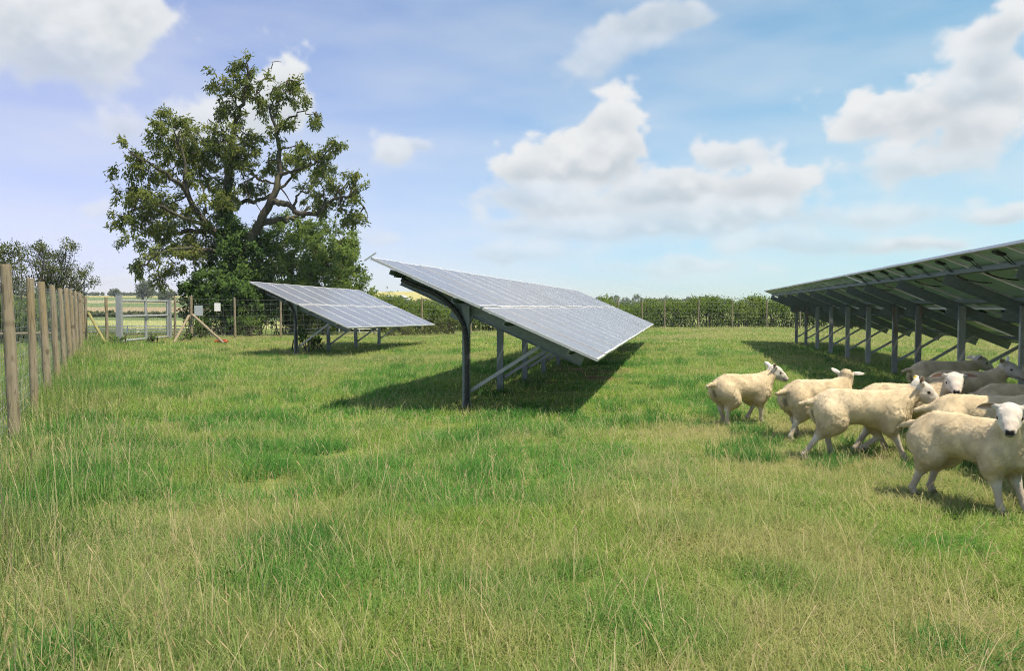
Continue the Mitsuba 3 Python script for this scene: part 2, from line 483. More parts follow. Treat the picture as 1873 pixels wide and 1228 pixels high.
def solar_table(label, c0, t0, n, zhi, posts, slope=0.0, boxes=False, duct=False, group=None, steel='m_dark_steel', pvar=None):
    key = fresh('solar_table')
    tag(key, label, 'solar panels', group)
    ct, st = math.cos(TILT), math.sin(TILT)
    es = CROW * ct - np.array([0, 0, 1]) * st
    et = DROW + np.array([0, 0, slope]); et /= np.linalg.norm(et)
    en = np.cross(et, es)
    en = -en if en[2] < 0 else en
    O = CROW * c0 + DROW * t0 + np.array([0, 0, zhi])
    rr = np.random.default_rng(int(t0 * 100) + n)

    def P(t, s, k=0.0):
        return O + et * t + es * s + en * k

    npan = 0
    for i in range(n):
        for j in range(2):
            k = f'{key}__panel' if npan == 0 else f'{key}__panel_{npan:03d}'
            npan += 1
            jit = rr.normal(0, .0022, 2)
            o = P(i * (PW + GW), j * (PL + GL), rr.normal(0, .002))
            ex, ey = et + en * jit[0], es + en * jit[1]
            M = tw(ex, ey, np.cross(ex, ey) if np.dot(np.cross(ex, ey), en) > 0 else en, o)
            put_shape(k, PANEL, M)
            put_shape(f'{k}__frame', FRAME, M)
            if boxes:
                put_shape(f'{k}__junction_box', JBOX, M)
                if j == 0:
                    put_shape(f'{k}__cable', CABLE, M)
    L = n * (PW + GW) - GW
    for q, s in enumerate((.36, 1.30, 2.06, 2.98)):
        m = MB()
        c_section(m, P(-.05, s, -.035), P(L + .05, s, -.035), .045, .068, en)
        put(f'{key}__purlin' + (f'_{q:03d}' if q else ''), m.mesh(), steel)
    sp = 1.32                                              # where the post meets the rafter, along the slope
    for q, tp in enumerate(posts):
        t = tp - t0
        nn = f'_{q:03d}' if q else ''
        m = MB()
        c_section(m, P(t, .30, -.145), P(t, 3.12, -.145), .055, .150, en)
        put(f'{key}__rafter{nn}', m.mesh(), steel)
        top = P(t, sp, -.075)
        top[2] -= .03
        foot = np.array([top[0], top[1], float(ground(top[0], top[1])) - .25])
        m = MB()
        off = -DROW * .05
        c_section(m, foot + off, top + off, .06, .105, CROW)
        # the row of fixing holes reads as dark slots on the post's face
        put(f'{key}__post{nn}', m.mesh(), pvar(q) if pvar else steel)
        m = MB()
        a = foot + np.array([0, 0, .25 + .26]) + CROW * .03 + DROW * .02
        b = P(t, 2.50, -.20) + DROW * .02
        m.bar(a, b, .036, .05)
        put(f'{key}__brace{nn}', m.mesh(), 'm_galvanised' if steel == 'm_dark_steel' else steel)
        m = MB()
        for side in (-1, 1):
            base = P(t, sp, -.21) + DROW * (.012 * side - .01)
            m.frame_box(base - es * .16 - en * .13, es * .32, en * .14, DROW * .006)
        put(f'{key}__bracket{nn}', m.mesh(), steel)
    if duct:
        t = posts[0] - t0
        A0 = O + et * (t - .11)
        Q = lambda c, z: np.array([*(A0 + CROW * c)[:2], z])
        pts = [P(t - .11, s_, -.125) for s_ in (.34, .56)] + [Q(.78, zhi - .47), Q(.98, zhi - .62), Q(1.13, zhi - .82), Q(1.19, zhi - 1.05)]
        pts += [Q(1.205, z) for z in (.72, .3, -.2)]
        pts = np.array(pts)
        from scipy.interpolate import CubicSpline
        u = np.concatenate([[0], np.cumsum(np.linalg.norm(np.diff(pts, axis=0), axis=1))])
        cs = CubicSpline(u, pts)
        m = MB(); m.tube(cs(np.linspace(0, u[-1], 40)), .036, 8)
        put(f'{key}__cable_duct', m.mesh(), 'm_black_duct', smooth=40)
        m = MB()
        m.bar(P(t - .30, .30, -.10), P(t + .35, .30, -.10), .05, .03)
        put(f'{key}__cable_tray', m.mesh(), 'm_black_duct')
    # the upper gutter strip: a thin aluminium edge clamp along the high side
    return key, P, L


GRP = None
mid1 = solar_table('nearest solar table of the middle row, its front post carrying a black cable duct', -4.10, 10.09, 14, 2.09,
                   [10.72 + 2.13 * k for k in range(7)], duct=True)
mid2 = solar_table('far solar table continuing the middle row behind a narrow gap', -4.10, 24.42, 7, 2.09,
                   [25.1 + 2.13 * k for k in range(3)])
left1 = solar_table('short solar table left of the middle row in front of the tall tree', -12.28, 21.0, 8, 2.165,
                    [21.6 + 2.2 * k for k in range(4)], slope=-.010, duct=True)
pv = lambda q: 'm_rusty_steel' if q in (0, 5, 6) else 'm_galvanised'
right2 = solar_table('far solar table of the right row seen from underneath with a row of steel posts', 3.30, 17.42, 16, 2.09,
                     [18.3 + 2.45 * k for k in range(7)], boxes=False, pvar=pv, steel='m_dark_steel')
right1 = solar_table('near solar table of the right row seen from underneath, above the shaded sheep', 3.30, 4.15, 13, 2.09,
                     [16.6 - 2.4 * k for k in range(6)], boxes=True, pvar=lambda q: 'm_rusty_steel' if q == 0 else 'm_galvanised')
# a broken light clip sticking up from the middle table's top corner
m = MB()
c = mid1[1](0.0, 0.0, PT + .004)
m.bar(c - CROW * .10 - DROW * .0 + np.array([0, 0, -.05]), c + CROW * .07 + np.array([0, 0, .055]), .012, .02)
put(f'{mid1[0]}__corner_clip', m.mesh(), 'm_aluminium')

# ------------------------------------------------------------------ fences
def round_post(m, x, y, h, r, lean=(0, 0), seed=0, z0=-.2):
    rr = np.random.default_rng(seed)
    g = float(ground(x, y))
    zs = np.linspace(z0, h, 9)
    wob = np.cumsum(rr.normal(0, .003, (9, 2)), axis=0)
    pts = [(x + lean[0] * (z / h) + wob[i, 0], y + lean[1] * (z / h) + wob[i, 1], g + z) for i, z in enumerate(zs)]
    rad = r * (1.06 - .10 * (zs - z0) / (h - z0)) * (1 + rr.normal(0, .012, 9))
    pts.append((pts[-1][0], pts[-1][1], pts[-1][2] + .006)); rad = np.append(rad, rad[-1] * .86)
    m.tube(pts, rad, 12)


def wires(pts, heights, vstep, r, side):
    """Square-mesh wire along the posts' tops pts (list of x, y), a little to one side of them."""
    m = MB()
    for a, b in zip(pts[:-1], pts[1:]):
        a, b = np.array(a, float), np.array(b, float)
        L = np.linalg.norm(b - a)
        nrm = np.array([-(b - a)[1], (b - a)[0]]) / L * side
        a, b = a + nrm, b + nrm
        n = max(1, int(round(L / vstep)))
        for h in heights:
            rr = r * (1.5 if h == heights[-1] else 1)
            q = [(*lin(a, b, t), float(ground(*lin(a, b, t))) + h + .006 * math.sin(t * 9 + h * 20)) for t in np.linspace(0, 1, 5)]
            m.tube(q, rr, 3, cap=False)
        for i in range(n):
            t = (i + .5) / n
            p = lin(a, b, t)
            g = float(ground(*p))
            m.tube([(p[0], p[1], g + heights[0]), (p[0], p[1], g + heights[-1])], r * .85, 3, cap=False)
    return m.mesh()


HW = [.05, .17, .29, .41, .55, .70, .86, 1.03, 1.21, 1.40, 1.60, 1.78]
fl = fresh('deer_fence')
tag(fl, 'tall wire fence on thick round timber posts along the left side', 'fence')
lp = [(-5.33 + (-10.97) * (k / 10), 8.45 + 21.85 * (k / 10)) for k in range(-1, 11)]
leans = [(.0, 0), (-.06, .0), (-.05, .03), (-.09, .03), (-.07, .0), (-.09, .04), (-.10, .02), (-.08, .0), (-.07, .03), (-.03, 0), (-.04, .02), (.0, .0)]
hs = [1.9, 1.91, 1.86, 1.88, 1.85, 1.87, 1.93, 1.9, 1.88, 1.92, 1.9, 1.88]
for k, (x, y) in enumerate(lp):
    m = MB(); round_post(m, x, y, hs[k], .053 + .005 * math.sin(k * 2.3), leans[k], seed=k)
    put(f'{fl}__post' + (f'_{k:03d}' if k else ''), m.mesh(), 'm_post_wood', smooth=50)
put(f'{fl}__wire_mesh', wires(lp, HW, .15, .0019, .085), 'm_wire')
tag(f'{fl}__wire_mesh', kind='stuff')

m = MB(); m.tube([(-16.2, 30.35, 1.22), (-15.4, 29.45, .62), (-14.55, 28.5, .0)], .05, 9)
put(f'{fl}__brace', m.mesh(), 'm_green_wood', smooth=50)

# the gap between the corner and the gate, with its own post
fb = fresh('deer_fence')
tag(fb, 'short wire fence panel between the left corner and the steel gate', 'fence')
m = MB(); round_post(m, -15.75, 30.85, 1.86, .055, (-.02, 0), seed=40); put(f'{fb}__post', m.mesh(), 'm_post_wood', smooth=50)
put(f'{fb}__wire_mesh', wires([(-16.3, 30.35), (-15.75, 30.85)], HW, .15, .0019, .06), 'm_wire')
tag(f'{fb}__wire_mesh', kind='stuff')

fr = fresh('deer_fence')
tag(fr, 'long wire fence on slim timber posts across the back of the paddock', 'fence')
bp = [(-15.2, 35.75), (-14.0, 34.6), (-12.5, 35.8), (-10.78, 36.9), (-8.84, 38.0), (-6.8, 39.2), (-4.6, 40.5), (-2.2, 42.0)]
bp += [tuple(lin((-2.2, 42.0), (10.2, 53.0), k / 7)) for k in range(1, 8)]
bp += [(10.2 + 2.32 * k, 53.2 + .1 * k) for k in range(1, 15)]
for k, (x, y) in enumerate(bp):
    m = MB(); round_post(m, x, y, 1.9 + .04 * math.sin(k * 1.7), .062 if k == 1 else .05, (.03 * math.sin(k * 3.1), 0), seed=60 + k)
    put(f'{fr}__post' + (f'_{k:03d}' if k else ''), m.mesh(), 'm_post_wood', smooth=50)
put(f'{fr}__wire_mesh', wires(bp, [.06, .22, .4, .6, .82, 1.06, 1.32, 1.58, 1.8], .30, .0022, .06), 'm_wire')
tag(f'{fr}__wire_mesh', kind='stuff')
m = MB(); m.tube([(-14.05, 34.5, 1.08), (-13.75, 32.2, .0)], .055, 9); put(f'{fr}__brace', m.mesh(), 'm_new_wood', smooth=50)
m = MB(); m.tube([(-13.9, 34.5, 1.12), (-11.35, 31.2, .02)], .055, 9); put(f'{fr}__brace_001', m.mesh(), 'm_new_wood', smooth=50)

# ------------------------------------------------------------------ the steel double gate
gk = fresh('steel_gate')
tag(gk, 'galvanised steel double gate with two rails in the far left corner', 'gate')
G1, G2 = np.array([-15.38, 31.05]), np.array([-15.36, 35.5])
gd = (G2 - G1) / np.linalg.norm(G2 - G1)
for k, (g, h, s) in enumerate(((G1, 1.98, .16), (G2, 1.80, .15))):
    m = MB(); z = float(ground(*g))
    m.box((g[0], g[1], z + h / 2 - .1), (s * 1.25, s, h + .2))
    m.box((g[0], g[1], z + h + .005), (s * 1.25 + .02, s + .02, .012))
    put(f'{gk}__gate_post' + (f'_{k:03d}' if k else ''), m.mesh(), 'm_gate')
for k, (a, b) in enumerate(((G1 + gd * .18, lin(G1, G2, .5) - gd * .03), (lin(G1, G2, .5) + gd * .03, G2 - gd * .16))):
    lk = f'{gk}__gate_leaf' + (f'_{k:03d}' if k else '')
    z0, z1 = .10, 1.72
    for q, e in enumerate((a, b)):
        m = MB(); m.tube([(e[0], e[1], z0), (e[0], e[1], z1 + (.12 if e is (b if k == 0 else a) else 0))], .045, 8)
        put(f'{lk}__stile' + (f'_{q:03d}' if q else ''), m.mesh(), 'm_gate', smooth=50)
    for q, z in enumerate((z1 - .02, 1.08, .12)):
        m = MB(); m.tube([(a[0], a[1], z), (b[0], b[1], z)], .048, 8)
        put(f'{lk}__rail' + (f'_{q:03d}' if q else ''), m.mesh(), 'm_gate', smooth=50)
    m = MB(); n = int(np.linalg.norm(b - a) / .16)
    for i in range(1, n):
        p = lin(a, b, i / n); m.tube([(p[0], p[1], .13), (p[0], p[1], 1.7)], .0022, 3, cap=False)
    for z in np.arange(.25, 1.7, .15):
        m.tube([(a[0], a[1], z), (b[0], b[1], z)], .0022, 3, cap=False)
    put(f'{lk}__wire_mesh', m.mesh(), 'm_wire'); tag(f'{lk}__wire_mesh', kind='stuff')
c = lin(G1, G2, .5)
m = MB(); m.box((c[0] + .03, c[1], 1.02), (.06, .26, .16)); m.box((c[0] + .06, c[1], .98), (.05, .07, .10)); m.bar((c[0] + .04, c[1] - .2, 1.06), (c[0] + .04, c[1] + .2, 1.06), .03, .03)
put(f'{gk}__latch', m.mesh(), 'm_dark_steel')

# ------------------------------------------------------------------ signs
def sign(px, y, zc, w, h, key, label, mt):
    k = fresh(key)
    x = (px - W0 / 2) / F0 * y
    d = np.array([.80, .60, 0])
    m = MB(); n = np.array([.6, -.8, 0])
    o = np.array([x, y, zc]) - d * w / 2 - np.array([0, 0, h / 2])
    m.frame_box(o, d * w, n * .004, np.array([0, 0, h]))
    put(k, m.mesh(), mt)
    tag(k, label, 'sign')
    m = MB()
    for u in (-.4, .4):
        for v in (-.42, .42):
            p = np.array([x, y, zc]) + d * w * u + np.array([0, 0, h * v])
            m.tube([p - n * .01, p + n * .008], .004, 6)
    put(f'{k}__fixing', m.mesh(), 'm_dark_steel')


sign(363.5, 34.55, 1.30, .36, .44, 'grey_sign', 'plain grey rectangular plate fixed beside the braced fence post', 'm_grey_sign')
sign(398, 35.15, 1.45, .27, .36, 'white_sign', 'blank white rectangular notice hung on the wire below the tall tree', 'm_white_sign')

# the orange red plastic trough in the grass
k = fresh('plastic_trough')
g = np.array([-11.62, 31.6])
prof = [(-.26, .02), (-.20, .07), (-.08, .085), (.06, .10), (.2, .12), (.27, .07)]
th = np.linspace(0, 2 * np.pi, 13)[:-1]
v, f = [], []
for i, (x, r) in enumerate(prof):
    for a in th:
        v.append((g[0] + x, g[1] + r * .9 * math.cos(a), .08 + r * .62 * math.sin(a)))
for i in range(len(prof) - 1):
    for j in range(12):
        f.append([i * 12 + j, i * 12 + (j + 1) % 12, (i + 1) * 12 + (j + 1) % 12, (i + 1) * 12 + j])
put(k, (np.array(v), np.array(f)), 'm_red_plastic', smooth=True)
tag(k, 'orange red plastic object lying in the grass by the timber brace', 'plastic object')
m = MB(); m.bar((g[0] - .2, g[1] - .085, .12), (g[0] + .24, g[1] - .09, .15), .02, .03)
put(f'{k}__rim', m.mesh(), 'm_red_plastic')

# ------------------------------------------------------------------ hurdles and field gates beyond the fence
def field_gate(a, b, z0, zs, label, cat='gate', rt=.026, stays=1, key='field_gate', group=None):
    k = fresh(key)
    tag(k, label, cat, group)
    a, b = np.array(a, float), np.array(b, float)
    for q, z in enumerate(zs):
        m = MB(); m.tube([(a[0], a[1], z0 + z), (b[0], b[1], z0 + z)], rt, 7)
        put(f'{k}__rail' + (f'_{q:03d}' if q else ''), m.mesh(), 'm_rail', smooth=50)
    for q in range(stays + 2):
        p = lin(a, b, q / (stays + 1))
        m = MB(); m.tube([(p[0], p[1] - .02, z0 + zs[0] - .12), (p[0], p[1] - .02, z0 + zs[-1] + .03)], rt * 1.1, 7)
        put(f'{k}__upright' + (f'_{q:03d}' if q else ''), m.mesh(), 'm_rail', smooth=50)


mat('m_rail', base_color=rgb(.80, .83, .85), metallic=.1, roughness=.45)
field_gate((-21.45, 40.0), (-17.4, 40.1), -.30, [.0, .17, .34, .50, .63, .78], 'pale galvanised field gate seen through the steel double gate')
field_gate((-17.25, 40.1), (-16.2, 40.6), -.30, [.0, .17, .34, .50, .63, .78], 'narrow metal hurdle right of the field gate behind the gate post', 'hurdle', stays=0, key='metal_hurdle')
field_gate((-9.60, 44.0), (-7.4, 44.2), -.42, [.0, .09, .18, .30, .45, .65], 'white railed field gate behind the short solar table', stays=1)
field_gate((-12.6, 41.6), (-10.9, 41.6), -.40, [.08, .22, .36, .52, .70, .92], 'dull metal sheep hurdle in the shade under the tall tree', 'hurdle', rt=.014, stays=1, key='metal_hurdle')
field_gate((-10.85, 41.5), (-10.0, 41.7), -.40, [.08, .22, .36, .52, .70, .92], 'grey metal sheep hurdle close behind the front post of the short solar table', 'hurdle', rt=.014, stays=0, key='metal_hurdle')

k = fresh('timber_rail')
tag(k, 'pale timber rail standing behind the left fence posts', 'rail')
m = MB(); m.tube([(-17.6, 25.4, .58), (-15.8, 25.2, .60), (-14.35, 25.0, .62)], .045, 8); put(k, m.mesh(), 'm_new_wood', smooth=50)
for q, (x, y) in enumerate(((-17.2, 25.42), (-15.0, 25.2))):
    m = MB(); m.tube([(x, y, -.2), (x, y, .70)], .05, 8); put(f'{k}__upright' + (f'_{q:03d}' if q else ''), m.mesh(), 'm_post_wood', smooth=50)

# ------------------------------------------------------------------ barns far off
def barn(x, y, w, d, he, hr, label, rot=0.0):
    k = fresh('barn')
    tag(k, label, 'barn')
    z = float(ground(x, y)) - .5
    ca, sa = math.cos(rot), math.sin(rot)
    def X(a, b, c): return (x + a * ca - b * sa, y + a * sa + b * ca, z + c)
    v = [X(sx * w / 2, sy * d / 2, zz) for sy in (-1, 1) for sx in (-1, 1) for zz in (0, he)] + [X(0, -d / 2, hr), X(0, d / 2, hr)]
    f = [[0, 2, 3], [0, 3, 1], [1, 3, 8], [4, 5, 7], [4, 7, 6], [5, 9, 7], [0, 1, 5], [0, 5, 4], [2, 6, 7], [2, 7, 3]]
    put(k, (np.array(v), np.array(f)), 'm_barn_wall')
    m = MB()
    for s in (-1, 1):
        p0 = np.array(X(0, -d / 2 - .3, hr + .05)); p1 = np.array(X(s * (w / 2 + .3), -d / 2 - .3, he - .05)); dd = np.array(X(0, d / 2 + .3, hr + .05)) - p0
        m.frame_box(p0, p1 - p0, dd, np.array([0, 0, .12]))
    put(f'{k}__roof', m.mesh(), 'm_barn_roof')


mat('m_barn_wall', base_color=rgb(.26, .27, .28), roughness=.8)
mat('m_barn_roof', base_color=pr(lambda p, n, uv: MIX((.24, .27, .31), (.32, .35, .39), FB(p.x * .8, p.y * .8, 0.0, 2))), roughness=.7)
barn(-66.3, 430.0, 7.2, 16, 3.6, 6.2, 'grey roofed barn left of its twin below the yellow hill')
barn(-59.4, 432.0, 7.2, 16, 3.7, 6.4, 'dark grey roofed barn right of its twin below the yellow hill')

# ------------------------------------------------------------------ foliage
def unit(n, rng):
    v = rng.normal(size=(n, 3))
    return v / np.linalg.norm(v, axis=1, keepdims=True)


NRM = {}


def leaf_ply(key, mesh, bsdf, uv, out, up=.45):
    """Leaves with shading normals drawn towards the outside of their clump, as a foliage canopy scatters light."""
    v, f, _ = meshkit.arrays(mesh, False)
    q = v.reshape(-1, 4, 3)
    g = np.cross(q[:, 1] - q[:, 0], q[:, 3] - q[:, 0]); g /= np.linalg.norm(g, axis=1, keepdims=True) + 1e-12
    o = out / (np.linalg.norm(out, axis=1, keepdims=True) + 1e-9)
    g = g * np.sign((g * o).sum(1, keepdims=True) + 1e-9)
    n = g * .65 + o * .5 + np.array([0, 0, up])
    n /= np.linalg.norm(n, axis=1, keepdims=True)
    path = meshkit.write_ply((v, f), False, uv, None, normals=np.repeat(n, 4, 0))
    scene[key] = {'type': 'ply', 'filename': path, 'face_normals': False, 'bsdf': {'type': 'ref', 'id': bsdf}}


def leaves(P, A, L, Wd, rng, fold=.25):
    """Leaf blades: from P along the unit vectors A, L long and Wd wide; two triangles each, folded along the midrib."""
    n = len(P)
    B = np.cross(A, unit(n, rng)); B /= np.linalg.norm(B, axis=1, keepdims=True) + 1e-9
    Nn = np.cross(A, B)
    L, Wd = np.broadcast_to(L, (n,))[:, None], np.broadcast_to(Wd, (n,))[:, None]
    m = P + A * L * .45 + Nn * Wd * fold
    v = np.stack([P, m + B * Wd * .5, P + A * L - Nn * Wd * fold * .6, m - B * Wd * .5], 1).reshape(-1, 3)
    b = np.arange(n)[:, None] * 4
    f = np.concatenate([b + [0, 1, 2], b + [0, 2, 3]], 0)
    uv = np.repeat(np.stack([rng.random(n), rng.random(n)], 1), 4, 0)
    return (v, f), uv


def join(parts):
    v, f, uv, n = [], [], [], 0
    for (a, b), c in parts:
        v.append(a); f.append(b + n); uv.append(c); n += len(a)
    return (np.vstack(v), np.vstack(f)), np.vstack(uv)


OUT = []


def spray_cluster(c, r, nsub, nleaf, L, Wd, rng, droop=.5, sub=.34, shell=.55):
    """Leaf sprays in an ellipsoid: nsub shoots, each carrying nleaf drooping leaflets."""
    c, r = np.asarray(c, float), np.asarray(r, float)
    d = unit(nsub, rng) * (shell + (1 - shell) * rng.random((nsub, 1))) ** .8
    S = c + d * r
    ax = d * .8 + unit(nsub, rng) * .7 + np.array([0, 0, -droop * .6])
    ax /= np.linalg.norm(ax, axis=1, keepdims=True)
    k = np.repeat(np.arange(nsub), nleaf)
    t = rng.random(len(k))
    P = S[k] + ax[k] * (t * sub * 1.6)[:, None] + rng.normal(size=(len(k), 3)) * sub * .42
    A = ax[k] * .5 + unit(len(k), rng) * .8 + np.array([0, 0, -droop])
    A /= np.linalg.norm(A, axis=1, keepdims=True)
    OUT.append((P - c) / r)
    return leaves(P, A, L * (.7 + .6 * rng.random(len(k))), Wd * (.7 + .6 * rng.random(len(k))), rng), S


def limb(m, pts, r0, r1, rng, sides=8, sub=5, wob=.05, power=1.0):
    """A tapered limb along a smoothed polyline."""
    from scipy.interpolate import CubicSpline
    p = np.asarray(pts, float)
    u = np.concatenate([[0], np.cumsum(np.linalg.norm(np.diff(p, axis=0), axis=1))])
    n = max(4, (len(p) - 1) * sub)
    q = CubicSpline(u, p)(np.linspace(0, u[-1], n))
    q[1:-1] += rng.normal(0, wob, (n - 2, 3))
    m.tube(q, r0 + (r1 - r0) * np.linspace(0, 1, n) ** power, sides)
    return q


def branch_to(m, src, dst, r0, r1, rng, sides=5, sag=.1):
    src, dst = np.asarray(src, float), np.asarray(dst, float)
    mid = (src + dst) / 2 + rng.normal(0, .12, 3) * np.linalg.norm(dst - src) + np.array([0, 0, sag])
    q1, q2 = (src * .6 + mid * .4) + rng.normal(0, .05, 3), (dst * .5 + mid * .5) + rng.normal(0, .08, 3)
    m.tube([src, q1, mid, q2, dst], np.linspace(r0, r1, 5), sides, cap=False)


# ---- the tall ash: its limbs and leaf masses, from the photograph, each at its own depth
ZX = lambda x, y: (180 + x / 2.407, 70 + y / 2.407)
TY = 41.0
rng = np.random.default_rng(11)


def tp(x, y, dy=0.0):
    return at(*ZX(x, y), TY + dy)


ash = fresh('ash_tree')
tag(ash, 'tall open crowned tree with bare twisting limbs and an ivy covered trunk', 'tree')
mt, ends = MB(), []
L0 = limb(mt, [tp(600, 1290), tp(602, 1150), tp(600, 1050), tp(590, 960)], .62, .46, rng, 12)
def lm(pts, r0, r1, **k):
    q = limb(mt, [tp(*p) for p in pts], r0, r1, rng, **k); ends.append(q); return q
lm([(585, 980, 0), (578, 850, .4), (566, 700, .5), (575, 560, .3), (600, 400, .2), (635, 270, -.2), (655, 135, -.3), (650, 100, -.3)], .36, .03)
lm([(610, 970, 0), (680, 880, -.6), (722, 790, -1), (770, 690, -1.2), (797, 600, -1), (785, 430, -.8), (768, 350, -.6), (760, 240, -.5)], .29, .035)
lm([(768, 722, -1.2), (850, 748, -2), (900, 772, -2.4), (980, 760, -2.8), (1035, 712, -3), (1110, 702, -3.2), (1160, 735, -3.3), (1182, 800, -3.3)], .165, .016, wob=.06)
lm([(728, 812, -1), (800, 800, -.4), (850, 792, .2), (930, 740, .8)], .17, .05)
lm([(860, 735, -2), (880, 690, -2.2), (905, 655, -2.3), (922, 632, -2.3)], .07, .015)
lm([(590, 560, .3), (650, 580, .9), (705, 612, 1.3), (780, 640, 1.8)], .12, .04)
lm([(566, 690, .5), (700, 720, 1.4), (830, 640, 2.2), (900, 560, 2.6), (1000, 480, 2.8)], .13, .02)
lm([(795, 600, -1), (840, 590, -1.6), (930, 560, -2.2), (1040, 470, -2.6)], .10, .02)
lm([(690, 250, -.2), (720, 190, -.2), (752, 145, -.1), (772, 112, -.1), (806, 104, -.1)], .06, .012)
lm([(655, 190, -.2), (668, 145, -.4), (690, 112, -.4)], .04, .01)
lm([(785, 430, -.8), (830, 360, -1.2), (890, 325, -1.6), (965, 350, -1.8)], .08, .012)
lm([(768, 350, -.6), (800, 280, -.8), (830, 200, -1)], .06, .012)
lm([(575, 900, .2), (480, 830, -.8), (400, 700, -1.6), (375, 560, -1.8), (330, 400, -2)], .22, .03)
lm([(530, 860, .2), (440, 850, .8), (330, 860, 1.6), (220, 850, 2.2), (130, 800, 2.6)], .17, .02)
lm([(400, 700, -1.6), (330, 620, -2.4), (240, 560, -3), (130, 500, -3.4)], .12, .02)
lm([(480, 830, -.8), (380, 790, -2), (260, 740, -2.8), (120, 790, -3.2)], .13, .02)
lm([(560, 700, .5), (480, 640, 1.4), (430, 520, 2), (400, 430, 2.3)], .13, .02)
lm([(585, 930, 0), (470, 930, -1.4), (330, 930, -2.4), (210, 1000, -3)], .14, .02)
lm([(575, 560, .3), (520, 500, 0), (480, 440, -.4)], .09, .02)
put(f'{ash}__trunk', mt.mesh(), 'm_bark', smooth=60)
mind = MB()
for pts in ([(700, 640, .4), (740, 690, .3), (790, 720, .4)], [(690, 470, .2), (640, 420, .3)], [(520, 380, -.3), (490, 365, -.4), (480, 360, -.4)], [(530, 265, -.2), (545, 330, -.2), (575, 380, -.1)],
            [(800, 640, -1.4), (825, 690, -1.6), (860, 735, -1.8)], [(450, 640, -.6), (470, 740, -.6), (450, 830, -.5)], [(700, 600, -.6), (640, 660, -.4), (700, 740, -.8), (720, 800, -1)],
            [(1035, 712, -3), (1075, 660, -3), (1150, 640, -3)], [(985, 745, -2.8), (990, 650, -2.8), (980, 560, -2.7)]):
    limb(mind, [tp(*p) for p in pts], .05, .012, rng, 5, 4, .05)
allq = np.vstack(ends)
CL = [(640, 112, 58, 30, -.3), (530, 190, 48, 44, -.6), (650, 190, 62, 52, 0), (590, 240, 52, 42, .4), (600, 330, 52, 46, 0), (575, 290, 40, 40, -.6),
      (800, 220, 74, 48, -.6), (868, 245, 40, 42, -1.2), (765, 305, 50, 36, .3), (800, 385, 44, 56, -1), (962, 355, 24, 22, -1.8), (860, 190, 36, 26, -.6), (715, 235, 30, 30, .1),
      (330, 370, 74, 52, -1.5), (262, 420, 62, 52, -2.4), (400, 430, 84, 58, 2), (460, 470, 92, 76, .6), (560, 450, 80, 70, -.6), (640, 470, 66, 54, .8), (128, 490, 44, 28, -3.4), (128, 580, 54, 44, -2.8),
      (205, 580, 66, 46, -2.2), (330, 555, 66, 66, .8), (430, 540, 60, 56, 2.4), (300, 480, 60, 40, -.6), (560, 520, 96, 56, .4), (650, 520, 48, 40, -.4), (690, 440, 34, 28, .6), (500, 600, 74, 56, 1.6), (560, 690, 56, 70, -.8),
      (125, 690, 44, 34, -2), (200, 700, 92, 54, -2.8), (300, 740, 84, 72, -1.5), (108, 790, 50, 40, -3.2), (200, 800, 82, 44, -1), (330, 830, 84, 52, 1.5), (138, 890, 26, 36, 2.4), (260, 900, 74, 42, 2), (400, 900, 84, 60, 0),
      (228, 970, 56, 38, -2.4), (380, 965, 74, 52, -1.8), (188, 1010, 22, 16, -2.8), (270, 1070, 18, 16, -2), (330, 1010, 40, 20, -1.5), (470, 880, 74, 66, .8), (450, 760, 56, 60, -1.4), (400, 640, 40, 50, -1.6),
      (880, 470, 54, 26, -1.6), (950, 520, 74, 44, -2.2), (1040, 460, 46, 34, -2.6), (860, 545, 64, 44, 1.8), (980, 600, 54, 40, 2), (700, 650, 54, 44, 1.2), (800, 560, 54, 44, .8), (930, 680, 34, 34, -1), (1000, 690, 50, 34, -2.6),
      (1055, 640, 34, 26, -3), (1128, 600, 28, 22, -3), (1142, 665, 22, 22, -3.2), (1080, 720, 44, 24, -3.2), (1130, 792, 18, 18, -3.3), (985, 745, 26, 18, -2.6), (1090, 780, 16, 20, -3), (730, 560, 34, 30, -.4), (640, 620, 40, 40, .6), (1010, 555, 40, 26, -2.4)]
parts, tw_, OUT[:] = [], MB(), []
for (x, y, rx, ry, dy) in CL:
    sc = TY / F0 / 2.407
    c = tp(x, y, dy)
    r = np.array([rx, (rx + ry) * .55, ry]) * sc * 1.0
    n = max(5, int(rx * ry / 245))
    (pm, pu), S = spray_cluster(c, r, n, 50, .22, .076, rng, droop=.55, sub=.25, shell=.35)
    parts.append((pm, pu))
    d = np.linalg.norm(allq - c, axis=1)
    src = allq[np.argsort(d)[rng.integers(0, 4)]]
    hub = c + (src - c) * .25
    branch_to(tw_, src, hub, .05, .028, rng)
    for s in S[::2]:
        branch_to(tw_, hub, s, .022, .008, rng, 4, .03)
lmesh, luv = join(parts)
leaf_ply(f'{ash}__crown', lmesh, 'm_ash_leaf', luv, np.vstack(OUT))
put(f'{ash}__twigs', (np.vstack(tw_.v + [a for a in mind.v]), np.vstack(tw_.f + [f + tw_.n for f in mind.f])), 'm_twig', smooth=60)
tag(f'{ash}__twigs', kind='stuff')
parts, OUT[:] = [], []
